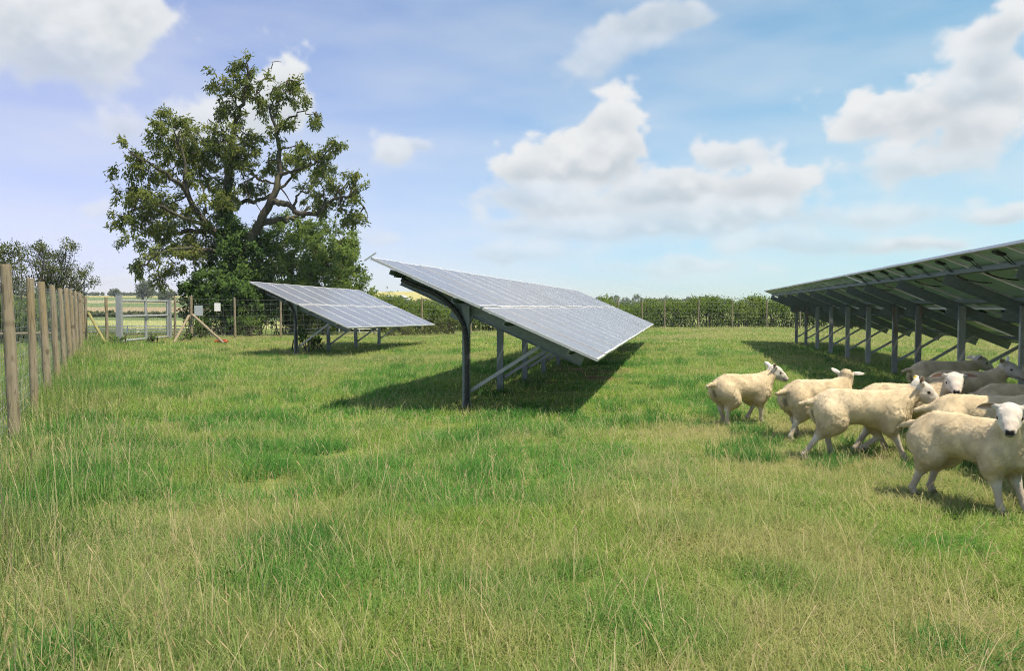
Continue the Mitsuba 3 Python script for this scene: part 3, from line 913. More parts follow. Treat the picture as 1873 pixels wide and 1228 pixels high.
for (x, y, rx, ry, dy) in [(575, 960, 62, 84, -.5), (610, 890, 60, 64, -.4), (575, 820, 36, 70, -.3), (562, 740, 22, 70, .1), (620, 1050, 84, 74, -.6), (490, 1080, 84, 56, -1.2), (580, 1130, 120, 60, -1.6), (440, 1112, 60, 36, -1.8), (690, 1080, 60, 70, -.6), (700, 940, 40, 46, -.7), (520, 1010, 56, 50, .8)]:
    sc = TY / F0 / 2.407
    (pm, pu), S = spray_cluster(tp(x, y, dy), np.array([rx, (rx + ry) * .4, ry]) * sc, int(rx * ry / 110), 60, .15, .11, rng, droop=.3, sub=.24, shell=.45)
    parts.append((pm, pu))
lmesh, luv = join(parts)
leaf_ply(f'{ash}__ivy', lmesh, 'm_ivy_leaf', luv, np.vstack(OUT))
tag(f'{ash}__ivy', 'dark ivy covering the lower trunk')

dt = fresh('dense_tree')
tag(dt, 'low dense dark green tree leaning against the tall tree, behind the short solar table', 'tree')
mt = MB()
q0 = limb(mt, [tp(830, 1260, 1.5), tp(840, 1130, 1.5), tp(850, 1000, 1.5), tp(880, 880, 1.2)], .26, .07, rng, 9)
q1 = limb(mt, [tp(845, 1110, 1.5), tp(960, 1020, 1), tp(1040, 950, .5), tp(1080, 880, .5)], .15, .03, rng, 7)
q2 = limb(mt, [tp(840, 1150, 1.5), tp(980, 1100, 2.2), tp(1120, 1060, 2.8)], .13, .03, rng, 7)
put(f'{dt}__trunk', mt.mesh(), 'm_bark', smooth=60)
qs = np.vstack([q0, q1, q2]); parts, tw_, OUT[:] = [], MB(), []
for (x, y, rx, ry, dy) in [(760, 870, 74, 66, .5), (860, 830, 80, 54, 1.6), (940, 840, 56, 44, 2.4), (1045, 880, 72, 56, 1), (900, 940, 110, 74, 0), (1020, 980, 104, 84, -1), (1098, 965, 50, 70, .6), (765, 980, 84, 76, 1.8), (850, 1055, 120, 60, -.6),
                           (1115, 1075, 60, 56, 1.4), (1000, 1080, 116, 60, -1.2), (1170, 1125, 36, 28, 1.8), (800, 1130, 130, 60, 1), (960, 1160, 140, 50, 0), (1110, 1150, 90, 40, 1), (700, 1150, 60, 50, 2.5)]:
    sc = TY / F0 / 2.407
    c = tp(x, y, dy)
    (pm, pu), S = spray_cluster(c, np.array([rx, (rx + ry) * .55, ry]) * sc, int(rx * ry / 150), 56, .19, .08, rng, droop=.4, sub=.26, shell=.5)
    parts.append((pm, pu))
    src = qs[np.argmin(np.linalg.norm(qs - c, axis=1))]
    for s in S[::5]:
        branch_to(tw_, src, s, .03, .01, rng, 4)
lmesh, luv = join(parts)
leaf_ply(f'{dt}__crown', lmesh, 'm_dense_leaf', luv, np.vstack(OUT))
put(f'{dt}__twigs', tw_.mesh(), 'm_twig', smooth=60); tag(f'{dt}__twigs', kind='stuff')


def shrub(name, label, blobs, matn, L, Wd, rng, group=None, stems=10, base=None, density=1.0, nleaf=46, sub=.2, cat='shrub', up=False):
    """A shrub from leaf masses (x, y, z, rx, ry, rz): stems, twigs and leaves."""
    k = fresh(name)
    tag(k, label, cat, group)
    parts, m, OUT[:] = [], MB(), []
    bl = np.array(blobs, float)
    for b in bl:
        n = max(4, int(b[3] * b[5] * 34 * density))
        (pm, pu), S = spray_cluster(b[:3], b[3:], n, nleaf, L, Wd, rng, droop=-.5 if up else .2, sub=sub, shell=.35)
        parts.append((pm, pu))
        bx = base if base is not None else (b[0], b[1])
        for s in S[::max(1, len(S) // stems)]:
            g = np.array([bx[0] + rng.normal(0, .25), bx[1] + rng.normal(0, .25), float(ground(bx[0], bx[1])) - .05])
            mid = g * .45 + s * .55 + np.array([0, 0, .25]) + rng.normal(0, .12, 3)
            m.tube([g, (g + mid) / 2 + rng.normal(0, .06, 3), mid, s], [.03, .022, .014, .006], 5, cap=False)
    lmesh, luv = join(parts)
    leaf_ply(f'{k}__foliage', lmesh, matn, luv, np.vstack(OUT))
    put(f'{k}__stems', m.mesh(), 'm_twig', smooth=60)
    tag(f'{k}__stems', kind='stuff')
    return k


rng = np.random.default_rng(21)
def bl(px, py, y, rx, ry):
    c = at(px, py, y); s = y / F0
    return (*c, rx * s, (rx + ry) * .5 * s, ry * s)


shrub('tall_shrub', 'loose twiggy shrub rising behind the middle of the left fence', [bl(x, y, 33 + d, rx, ry) for x, y, rx, ry, d in
      [(62, 462, 13, 22, 0), (88, 462, 18, 20, .5), (122, 466, 14, 20, -.5), (75, 500, 26, 30, .4), (105, 500, 26, 30, -.4), (118, 530, 22, 26, .3), (85, 545, 30, 26, 0), (150, 512, 22, 18, -.6), (160, 498, 10, 12, -.6), (140, 526, 18, 14, .2), (138, 450, 6, 8, 0)]],
      'm_shrub_leaf', .085, .042, rng, base=at(100, 640, 33)[:2], stems=8, density=2.4, nleaf=40, up=True)
shrub('tall_shrub', 'olive green shrub at the left edge behind the first fence post', [bl(x, y, 31 + d, rx, ry) for x, y, rx, ry, d in
      [(8, 470, 22, 26, 0), (24, 480, 18, 26, .6), (-20, 480, 30, 34, 0), (10, 520, 34, 34, .3), (-40, 530, 40, 50, 0), (36, 515, 14, 24, -.4)]],
      'm_shrub_leaf', .085, .045, rng, base=at(5, 640, 31)[:2], stems=8, density=2.0, nleaf=40, up=True)
shrub('bush', 'dark leafy bush low behind the left fence posts', [bl(x, y, 29 + d, rx, ry) for x, y, rx, ry, d in
      [(20, 575, 30, 32, 0), (55, 585, 30, 28, .6), (88, 580, 26, 26, 1.2), (115, 575, 20, 24, 2), (-20, 570, 34, 40, 0), (70, 555, 34, 20, 2.2), (40, 610, 40, 22, .4), (90, 610, 34, 20, 1.2)]],
      'm_dense_leaf', .10, .06, rng, stems=6, density=2.0, nleaf=50)
shrub('bush', 'dark undergrowth in the shade below the tall tree, behind the white notice', [bl(x, y, 40 + d, rx, ry) for x, y, rx, ry, d in
      [(352, 560, 18, 22, 0), (375, 585, 26, 20, -.8), (400, 560, 30, 24, .4), (440, 560, 30, 22, 0), (475, 570, 26, 24, -.6), (505, 565, 26, 24, .6), (440, 590, 34, 16, -.9), (545, 570, 30, 24, 1), (590, 575, 30, 22, 1.4)]],
      'm_ivy_leaf', .13, .075, rng, stems=6, density=1.7, nleaf=46)
shrub('bush', 'yellowish leafy bush on the wire between two back fence posts below the tall tree', [bl(x, y, 38.6 + d, rx, ry) for x, y, rx, ry, d in
      [(446, 578, 12, 14, 0), (456, 595, 14, 12, -.2), (360, 598, 14, 12, -2.6), (372, 606, 10, 10, -2.5)]],
      'm_hedge_leaf', .10, .05, rng, stems=6, density=1.6, nleaf=40)
# brushwood heap at the foot of the tree
k = fresh('brushwood_pile')
tag(k, 'heap of grey brown dead branches at the foot of the tall tree behind the wire', 'brushwood')
m = MB()
for i in range(170):
    c = np.array([rng.normal(-14.2, .75), rng.normal(39.2, .35), -.25 + abs(rng.normal(0, .33))])
    d = unit(1, rng)[0] * np.array([1, .6, .35]); d /= np.linalg.norm(d)
    L = rng.uniform(.4, 1.3)
    m.tube([c - d * L / 2, c + rng.normal(0, .05, 3), c + d * L / 2], [.028, .022, .008], 4, cap=False)
put(k, m.mesh(), 'm_dead_wood', smooth=60)

# the hedge beyond the back fence
hk = fresh('hedge')
tag(hk, 'long bushy green hedge growing behind the back fence', 'hedge')
hp = np.array([(-13, 46.2), (-6, 46.8), (-1.5, 48.5), (10.5, 58.2), (22, 58.8), (46, 59.5)], float)
hh = np.array([1.85, 1.85, 1.9, 2.12, 2.15, 2.3])
u = np.concatenate([[0], np.cumsum(np.linalg.norm(np.diff(hp, axis=0), axis=1))])
rng = np.random.default_rng(31)


def hedge_pt(t):
    return np.stack([np.interp(t, u, hp[:, 0]), np.interp(t, u, hp[:, 1])], -1), np.interp(t, u, hh)


parts, m = [], MB()
nS = 4600
t = rng.random(nS) * u[-1]
xy, h = hedge_pt(t)
h = h + (meshkit.fbm(np.stack([t * .55, 0 * t, 0 * t], -1), 3, 4) - .5) * 1.25
a = rng.random(nS) * np.pi
rad = .45 + .6 * rng.random(nS) ** .5
up_ = np.clip(np.sin(a), 0, 1)
off = np.cos(a) * rad * .95
S = np.stack([xy[:, 0] + .55 * off, xy[:, 1] - .85 * off, ground(xy[:, 0], xy[:, 1]) + h * np.where(rng.random(nS) < .5, rng.random(nS), up_ ** .5 * (.85 + .15 * rng.random(nS)))], -1)
nl = 34
kk = np.repeat(np.arange(nS), nl)
P = S[kk] + rng.normal(size=(len(kk), 3)) * np.array([.18, .18, .15])
A = unit(len(kk), rng) * 1.0 + np.array([0, -.1, .15]); A /= np.linalg.norm(A, axis=1, keepdims=True)
lm_, lu_ = leaves(P, A, .13 * (.6 + .8 * rng.random(len(kk))), .075, rng)
ho = P - np.stack([xy[kk, 0], xy[kk, 1], .8 + 0 * xy[kk, 0]], -1)
leaf_ply(f'{hk}__foliage', lm_, 'm_hedge_leaf', lu_, ho * np.array([.6, .8, 1]), .5)
for i in range(520):
    tt = rng.random() * u[-1]; p, h1 = hedge_pt(np.array([tt])); p, h1 = p[0], h1[0]
    g = np.array([p[0] + rng.normal(0, .3), p[1] + rng.normal(0, .25), float(ground(*p)) - .05])
    e = g + np.array([rng.normal(0, .3), rng.normal(0, .3), h1 * rng.uniform(.6, 1.02)])
    m.tube([g, (g + e) / 2 + rng.normal(0, .1, 3), e], [.04, .025, .008], 4, cap=False)
put(f'{hk}__stems', m.mesh(), 'm_twig', smooth=60); tag(f'{hk}__stems', kind='stuff')

# pale bushes and tall weeds in front of the hedge near the short table's low corner
shrub('weed_clump', 'grey green tall weeds by the low far corner of the short solar table', [bl(x, y, 41 + d, rx, ry) for x, y, rx, ry, d in
      [(800, 606, 20, 16, -1), (770, 612, 24, 14, -1.5), (740, 614, 26, 12, -2), (822, 596, 14, 16, 0), (715, 618, 18, 10, -3)]],
      'm_shrub_leaf', .11, .04, rng, stems=8, density=2.0, nleaf=34, cat='weeds', up=True)
shrub('weed_clump', 'dark green dock plants under the short solar table beside its front post', [bl(x, y, 25 + d, rx, ry) for x, y, rx, ry, d in
      [(565, 622, 16, 8, 0), (585, 626, 14, 7, .6), (548, 618, 8, 10, .3)]],
      'm_weed_leaf', .14, .05, rng, stems=4, density=2.5, nleaf=24, sub=.08, cat='weeds', up=True)
for j, (px, y0) in enumerate(((216, 29.6), (277, 31.5), (344, 34.0))):
    shrub('weed_clump', ['nettle clump at the foot of the left steel gate post', 'small dark weed standing in front of the steel gate', 'green weeds at the foot of the braced fence post'][j],
          [(*(at(px, 630, y0)[:2]), .12, .13, .12, .11)], 'm_weed_leaf', .10, .045, rng, stems=8, density=14.0, nleaf=26, sub=.07, cat='weeds', up=True)

# ---- far trees
def far_tree(px, pyb, pyt, wpx, y, label, seed):
    k = fresh('field_tree')
    tag(k, label, 'tree')
    rr = np.random.default_rng(seed)
    b, t = at(px, pyb, y), at(px, pyt, y)
    s = y / F0
    h = t[2] - b[2]
    m = MB(); limb(m, [b - [0, 0, 1.0], b + [0, 0, h * .3], b + [.1, 0, h * .62]], h * .05, h * .02, rr, 6, 4, .02)
    put(f'{k}__trunk', m.mesh(), 'm_bark', smooth=60)
    parts, OUT[:] = [], []
    n = 16
    for i in range(n):
        a = rr.random() * 6.28; q = rr.random() ** .6
        z = .28 + .62 * (i + .5) / n
        wz = math.sin(math.pi * min(1, (z - .05) * .95)) ** .7
        c = b + np.array([math.cos(a) * q * wpx * .5 * s * wz * .72, math.sin(a) * q * wpx * .5 * s * wz * .72, z * h])
        r = h * np.array([.20, .20, .15]) * (.7 + .5 * rr.random())
        (pm, pu), S = spray_cluster(c, r, 14, 36, h * .05, h * .035, rr, droop=.2, sub=h * .07, shell=.4)
        parts.append((pm, pu))
    a, c = join(parts)
    leaf_ply(f'{k}__crown', a, 'm_far_leaf', c, np.vstack(OUT))


far_tree(212, 546, 529, 22, 300, 'smallest of the three far trees, showing over the left gate post', 1)
far_tree(263, 552, 513, 54, 290, 'largest round far tree on the skyline above the steel gate', 2)
far_tree(307, 554, 530, 40, 250, 'dark far tree on the skyline right of the large round one', 3)


def tree_belt(key, label, pts, hmin, hmax, n, seed, matn='m_far_leaf', wid=8, leaf=.9):
    rr = np.random.default_rng(seed)
    pts = np.array(pts, float)
    parts, OUT[:] = [], []
    for i in range(n):
        t = (i + rr.random()) / n * (len(pts) - 1)
        j = min(int(t), len(pts) - 2)
        p = lin(pts[j], pts[j + 1], t - j)
        x, y = p[0] + rr.normal(0, 1.5), p[1] + rr.normal(0, wid * .3)
        h = rr.uniform(hmin, hmax)
        c = (x, y, float(ground(x, y)) + h * .52)
        (pm, pu), S = spray_cluster(c, (h * .55, h * .55, h * .48), 26, 26, leaf, leaf * .7, rr, droop=.1, sub=h * .10, shell=.5)
        parts.append((pm, pu))
    a, c = join(parts)
    leaf_ply(key, a, matn, c, np.vstack(OUT))
    tag(key, label, kind='stuff')


def dirpt(px, y): return ((px - W0 / 2) / F0 * y, y)
tree_belt('distant_wood', 'distant belt of woodland on the skyline beyond the hedge', [dirpt(1060, 520), dirpt(1200, 500), dirpt(1330, 510)], 5.0, 7.6, 34, 5)
tree_belt('distant_hedgerow', 'dark hedgerow along the top of the striped fields', [dirpt(-60, 455), dirpt(150, 458), dirpt(345, 462)], 1.0, 2.0, 90, 6, leaf=.5)
tree_belt('distant_hedgerow_001', 'hedgerow between the mown field and the stripes above it', [dirpt(-60, 118), dirpt(150, 114), dirpt(345, 110), dirpt(420, 108)], .4, .8, 110, 7, leaf=.22, wid=2)
tree_belt('distant_hedgerow_002', 'bushy hedgerow below the barn roofs', [dirpt(640, 330), dirpt(760, 320), dirpt(900, 330)], 3.0, 4.4, 30, 9, leaf=.6)

# ------------------------------------------------------------------ sheep
def rcone(P, a, b, ra, rb):
    a, b = np.asarray(a, np.float32), np.asarray(b, np.float32)
    ba = b - a; l2 = float(ba @ ba); rr = ra - rb; a2 = max(l2 - rr * rr, 1e-6); il2 = 1 / l2
    pa = P - a
    y = pa @ ba; z = y - l2
    x2 = ((pa * l2 - y[..., None] * ba) ** 2).sum(-1)
    y2, z2 = y * y * l2, z * z * l2
    k = np.sign(rr) * rr * rr * x2
    d = (np.sqrt(x2 * a2 * il2) + y * rr) * il2 - ra
    d = np.where(np.sign(y) * a2 * y2 < k, np.sqrt(x2 + y2) * il2 - ra, d)
    return np.where(np.sign(z) * a2 * z2 > k, np.sqrt(x2 + z2) * il2 - rb, d)


def smin(a, b, k):
    h = np.clip(.5 + .5 * (b - a) / k, 0, 1)
    return b + (a - b) * h - k * h * (1 - h)


def surface_net(F, origin, h):
    """Naive surface nets of the field F (inside negative)."""
    s = F < 0
    nx, ny_, nz = F.shape
    cs = np.zeros((nx - 1, ny_ - 1, nz - 1), int)
    for dx, dy, dz in np.ndindex(2, 2, 2):
        cs += s[dx:nx - 1 + dx, dy:ny_ - 1 + dy, dz:nz - 1 + dz]
    act = (cs > 0) & (cs < 8)
    idx = -np.ones(act.shape, int)
    c = np.argwhere(act)
    idx[act] = np.arange(len(c))
    acc, cnt = np.zeros((len(c), 3)), np.zeros(len(c))
    corners = list(np.ndindex(2, 2, 2))
    for i, a in enumerate(corners):
        for b in corners[i + 1:]:
            if sum(abs(p - q) for p, q in zip(a, b)) != 1:
                continue
            va, vb = F[tuple((c + a).T)], F[tuple((c + b).T)]
            cr = (va < 0) != (vb < 0)
            t = np.where(cr, va / np.where(cr, va - vb, 1), 0)
            p = np.array(a) + (np.array(b) - np.array(a)) * t[:, None]
            acc += np.where(cr[:, None], p, 0); cnt += cr
    V = (c + acc / cnt[:, None]) * h + origin
    quads = []
    for ax in range(3):
        sl0, sl1 = [slice(None)] * 3, [slice(None)] * 3
        sl0[ax], sl1[ax] = slice(0, -1), slice(1, None)
        e = np.argwhere(s[tuple(sl0)] != s[tuple(sl1)])
        o = [a for a in range(3) if a != ax]
        e = e[(e[:, o[0]] > 0) & (e[:, o[1]] > 0) & (e[:, o[0]] < F.shape[o[0]] - 1) & (e[:, o[1]] < F.shape[o[1]] - 1)]
        u, w = np.zeros(3, int), np.zeros(3, int)
        u[o[0]], w[o[1]] = 1, 1
        q = np.stack([idx[tuple((e - u - w).T)], idx[tuple((e - w).T)], idx[tuple(e.T)], idx[tuple((e - u).T)]], 1)
        inside = s[tuple(e.T)]
        flip = inside if ax != 1 else ~inside
        q[~flip] = q[~flip][:, ::-1]
        quads.append(q)
    return V, np.vstack(quads)


def rot_from(yaw, pitch, roll=0.0):
    cy, sy, cp, sp = math.cos(yaw), math.sin(yaw), math.cos(pitch), math.sin(pitch)
    f = np.array([cp * cy, cp * sy, sp]); s = np.array([-sy, cy, 0.0]); u = np.cross(f, s)
    cr, sr = math.cos(roll), math.sin(roll)
    return f, s * cr + u * sr, u * cr - s * sr


def two_link(a, b, l1, l2, bend):
    """The middle joint between a and b, bent towards the direction bend."""
    d = b - a; L = np.linalg.norm(d); L2 = min(L, (l1 + l2) * .999)
    t = (l1 * l1 - l2 * l2 + L2 * L2) / (2 * L2)
    h = math.sqrt(max(l1 * l1 - t * t, 0))
    dn = d / L
    n = bend - dn * (bend @ dn); n /= np.linalg.norm(n)
    return a + dn * t + n * h


HW_ = 1.0


def sheep_mesh(legs, neck=(0, 40), head=(0, -25, 0), h=.011, nlen=.25, seed=0, fat=.88, poll_wool=False):
    """legs: (hind left, hind right, front left, front right), each (dx, lift, dy) of the foot. neck (yaw, pitch), head (yaw, pitch, roll) in degrees."""
    wool, skin, K = [], [], {}
    A = np.array
    def w(a, b, ra, rb, k=.06): wool.append((A(a, float), A(b, float), ra, rb, k, None))
    def s(a, b, ra, rb, k=.03): skin.append((A(a, float), A(b, float), ra, rb, k, None))
    f_ = fat
    w((-.345, 0, .520), (-.16, 0, .506), .154 * f_, .166 * f_)
    w((-.16, 0, .500), (.08, 0, .492), .168 * f_, .176 * f_)
    w((.08, 0, .494), (.24, 0, .498), .174 * f_, .150 * f_)
    w((.20, 0, .45), (.325, 0, .425), .145, .105, .08)
    w((-.30, 0, .618), (.16, 0, .595), .062, .056, .05)                      # the level back
    for sd in (1, -1):
        w((-.365, sd * .080, .46), (-.28, sd * .098, .365), .118, .095, .06)     # haunch
        w((.245, sd * .085, .46), (.19, sd * .102, .36), .098, .072, .06)        # shoulder
    feet = []
    for q, (dx, lift, dy) in enumerate(legs):
        sd = 1 if q % 2 == 0 else -1
        if q < 2:
            st = A([-.272 + .42 * dx, sd * .100, .338 + .15 * abs(dx) * .2])
            ft = A([-.372 + dx, sd * .098 + dy, .068 + lift])
            hk = two_link(st, ft, .148, .156, A([-1.0, 0, .15]))
            w((-.335, sd * .088, .43), st, .112, .092, .06)
            w(st, hk * .86 + st * .14, .088, .043, .05)
            s(hk * .60 + st * .40, hk, .040, .0315, .03)
            s(hk, ft, .031, .0225, .012)
            dirn = ft - hk
        else:
            el = A([.165 + .25 * dx, sd * .100, .330])
            ft = A([.200 + dx, sd * .092 + dy, .068 + lift])
            kn = two_link(el, ft, .134, .134, A([1.0, 0, .1]))
            w((.225, sd * .095, .42), el, .092, .066, .05)
            w(el, el * .3 + kn * .7, .062, .038, .045)
            s(el * .5 + kn * .5, kn, .038, .0315, .03)
            s(kn, ft, .029, .0225, .012)
            dirn = ft - kn
        # the fetlock joint, pastern and hoof
        dirn = dirn / np.linalg.norm(dirn)
        tipdir = A([.55, 0, -1.0]) if lift < .02 else dirn * 1.0 + A([-.25, 0, -.2]) if q >= 2 else dirn + A([-.2, 0, -.1])
        tipdir = tipdir / np.linalg.norm(tipdir)
        hoof = ft + tipdir * .050
        if lift < .02: hoof[2] = .020
        s(ft, hoof, .027, .026, .012)
        s(hoof, hoof + A([.016, 0, -.006]), .027, .022, .01)
        feet.append(hoof)
    # neck and head
    nf, ns, nu = rot_from(math.radians(neck[0]), math.radians(neck[1]))
    nb = A([.262, 0, .520])
    poll = nb + nf * nlen
    w((.20, 0, .50), nb + nf * .06, .140, .118, .07)
    w(nb - nu * .01, nb + nf * nlen * .95 - nu * .015, .118, .074, .06)
    hf, hs, hu = rot_from(math.radians(head[0]), math.radians(head[1]), math.radians(head[2]))
    o = poll + hu * .02
    HS = 1.09
    def H(u, v, z): return o + (hf * u + hs * v + hu * z) * HS
    skin0 = len(skin)
    s(H(.005, 0, .012), H(.07, 0, .010), .068, .062, .04)          # cranium
    s(H(.06, 0, .004), H(.150, 0, -.010), .058, .046, .03)         # face
    s(H(.145, 0, -.014), H(.205, 0, -.030), .044, .037, .025)      # muzzle
    s(H(.02, 0, -.048), H(.16, 0, -.050), .050, .030, .03)         # jaw
    for sd in (1, -1):
        s(H(.055, sd * .040, .030), H(.10, sd * .036, .018), .026, .020, .02)   # brows
        s(H(.06, sd * .036, -.030), H(.12, sd * .026, -.030), .032, .024, .025) # cheeks
        s(H(.21, sd * .016, -.024), H(.218, sd * .017, -.030), .018, .014, .01) # nostrils
        s(H(.0, sd * .052, .038), H(-.012, sd * .088, .046), .022, .016, .02)   # ear roots
    s(H(.185, 0, -.058), H(.205, 0, -.056), .022, .018, .015)      # lower lip
    skin[skin0:] = [(a_, b_, ra_ * HS, rb_ * HS, k_, None) for a_, b_, ra_, rb_, k_, _ in skin[skin0:]]
    if poll_wool: w(H(-.035, 0, .010), H(.045, 0, .022), .072, .060, .03)
    # tail
    w((-.46, 0, .560), (-.535, 0, .548), .036, .026, .03)
    w((-.535, 0, .550), (-.60, 0, .532), .027, .020, .02)
    allp = wool + skin
    pts = np.array([p[0] for p in allp] + [p[1] for p in allp]); rad = np.array([p[2] for p in allp] + [p[3] for p in allp])
    lo, hi = (pts - rad[:, None]).min(0) - .05, (pts + rad[:, None]).max(0) + .05
    n = np.ceil((hi - lo) / h).astype(int) + 1
    ax = [(lo[i] + np.arange(n[i]) * h).astype(np.float32) for i in range(3)]

    def field(prims, D):
        for (a, b, ra, rb, k, _) in prims:
            m = max(ra, rb) + k + .05
            l, u_ = np.minimum(a, b) - m, np.maximum(a, b) + m
            i0 = np.clip(np.floor((l - lo) / h).astype(int), 0, n - 1); i1 = np.clip(np.ceil((u_ - lo) / h).astype(int) + 1, 1, n)
            sl = tuple(slice(p, q) for p, q in zip(i0, i1))
            P = np.stack(np.meshgrid(*[ax[i][sl[i]] for i in range(3)], indexing='ij'), -1)
            D[sl] = smin(D[sl], rcone(P, a, b, ra, rb).astype(np.float32), k)
        return D

    DW = field(wool, np.full(n, .3, np.float32))
    DS = field(skin, np.full(n, .3, np.float32))
    D = smin(DW, DS, .022)
    V, Q = surface_net(D, lo, h)
    from scipy.ndimage import map_coordinates
    gi = ((V - lo) / h).T
    dw, ds = map_coordinates(DW, gi, order=1), map_coordinates(DS, gi, order=1)
    wl = sstep(-.010, .016, ds - dw)                                # 1 on the fleece
    # fleece relief along the normals
    _, _, Nn = meshkit.arrays((V, Q), True)
    n1 = meshkit.fbm(V * 20 + seed * 7.1, 3, seed) - .5
    n2 = meshkit.fbm(V * np.array([52, 52, 24]) + seed, 3, seed + 3) - .5
    thigh = sstep(.16, .30, -V[:, 0]) * sstep(.50, .36, V[:, 2])
    front = sstep(.10, .26, V[:, 0]) * sstep(.62, .45, V[:, 2])
    V = V + Nn * (wl * (n1 * .006 + n2 * (.004 + .022 * np.maximum(thigh, front))))[:, None]
    # the animal's own colours
    wn = meshkit.fbm(V * np.array([17, 17, 9]) + seed * 3.3, 4, seed + 9)
    wn2 = meshkit.fbm(V * 3.2 + seed * 1.7, 3, seed + 5)
    cw = np.array([.55, .47, .315])[None] * (.74 + .75 * (wn[:, None] - .2)) * (1 + (wn2[:, None] - .5) * np.array([.20, .28, .45]))
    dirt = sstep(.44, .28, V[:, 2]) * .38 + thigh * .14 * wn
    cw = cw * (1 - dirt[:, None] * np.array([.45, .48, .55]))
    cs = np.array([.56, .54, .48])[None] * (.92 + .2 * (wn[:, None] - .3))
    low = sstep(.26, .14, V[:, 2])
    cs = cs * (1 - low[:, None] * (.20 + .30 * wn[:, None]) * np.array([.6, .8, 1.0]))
    rel = V - o
    hu_, hv_, hz_ = rel @ hf / HS, rel @ hs / HS, rel @ hu / HS
    nose = sstep(.216, .226, hu_ + .25 * np.abs(hv_)) * sstep(.030, .022, np.abs(hv_)) * sstep(-.050, -.044, hz_) * sstep(-.006, -.012, hz_ + .35 * np.abs(np.abs(hv_) - .016))
    onhead = (np.linalg.norm(rel - hf * .1, axis=1) < .205)
    mouth = sstep(.009, .004, np.abs(hz_ + .052 + .12 * (hu_ - .19))) * sstep(.13, .16, hu_) * onhead
    dark = np.clip(np.maximum(nose, mouth * .8), 0, 1) * onhead
    pinkish = sstep(.15, .20, hu_) * onhead * .35
    cs = cs * (1 - pinkish[:, None] * np.array([.15, .28, .30]))
    cs = cs * (1 - dark[:, None]) + np.array([.035, .032, .036]) * dark[:, None]
    hoof = np.zeros(len(V))
    for q in feet:
        hoof = np.maximum(hoof, sstep(.034, .026, np.linalg.norm(V - q - A([.008, 0, -.006]), axis=1)))
    cs = cs * (1 - hoof[:, None]) + np.array([.06, .052, .045]) * hoof[:, None]
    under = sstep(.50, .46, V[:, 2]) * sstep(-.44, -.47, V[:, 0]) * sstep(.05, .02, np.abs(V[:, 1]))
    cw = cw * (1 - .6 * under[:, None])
    cw = cw * (.93 + .13 * ((seed * .618) % 1))
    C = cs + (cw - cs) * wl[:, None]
    C = np.clip(C, .01, .9)
    # short staples of wool standing out of the fleece
    rg = np.random.default_rng(seed + 400)
    wi = np.nonzero(wl > .6)[0]
    wi = wi[rg.integers(0, len(wi), 24000)]
    nn, pp = Nn[wi], V[wi] + rg.normal(0, .004, (len(wi), 3))
    dd = nn * .45 + np.array([-.35, 0, -.55]) + rg.normal(0, .45, (len(wi), 3))
    dd /= np.linalg.norm(dd, axis=1, keepdims=True)
    sd_ = np.cross(dd, nn); sd_ /= np.linalg.norm(sd_, axis=1, keepdims=True) + 1e-9
    Lw = rg.uniform(.007, .016, (len(wi), 1)); wq = rg.uniform(.0018, .0034, (len(wi), 1))
    b0 = pp - nn * .003
    fv = np.stack([b0 - sd_ * wq, b0 + sd_ * wq, b0 + dd * Lw], 1).reshape(-1, 3)
    fc = np.clip(np.repeat(C[wi] * rg.uniform(.78, 1.22, (len(wi), 1)), 3, 0), .01, .9)
    fn_ = np.repeat(nn * .8 + dd * .3, 3, 0); fn_ /= np.linalg.norm(fn_, axis=1, keepdims=True)
    staples = ((fv, np.arange(len(fv)).reshape(-1, 3)), fc, fn_)
    return (V, Q), C, (o, hf, hs, hu), staples


def ear_mesh(base, axis, face, L=.125, Wd=.062):
    """A cupped, pointed ear from base along axis, its hollow towards face."""
    axis = axis / np.linalg.norm(axis)
    face = face - axis * (face @ axis); face /= np.linalg.norm(face)
    side = np.cross(axis, face)
    nu_, nv = 9, 7
    V, F, C = [], [], []
    for layer in (0, 1):
        for i in range(nu_):
            t = i / (nu_ - 1)
            wd = Wd * (math.sin(math.pi * min(1, t * .80 + .17)) ** .8) * (1 if t < 1 else .08)
            for j in range(nv):
                s_ = j / (nv - 1) * 2 - 1
                depth = -.30 * Wd * (1 - s_ * s_) * (1 - t * .75) + (0 if layer == 0 else -.0075 * (1 - s_ * s_ * .9))
                bend = -.020 * t * t
                V.append(base + axis * (t * L) + side * (s_ * wd / 2) + face * (depth) + np.array([0, 0, 1]) * bend)
                if layer == 0:
                    m = (1 - abs(s_)) ** .5
                    C.append(np.array([.66, .60, .52]) * (1 - m) + np.array([.30, .19, .15]) * m)
                else:
                    C.append([.70, .66, .58])
    n = nu_ * nv
    for i in range(nu_ - 1):
        for j in range(nv - 1):
            a = i * nv + j
            F.append([a, a + 1, a + nv + 1, a + nv]); F.append([n + a, n + a + nv, n + a + nv + 1, n + a + 1])
    for i in range(nu_ - 1):
        for j in (0, nv - 1):
            a, b = i * nv + j, (i + 1) * nv + j
            F.append([a, b, n + b, n + a] if j == 0 else [a, n + a, n + b, b])
    return (np.array(V), np.array(F)), np.array(C)


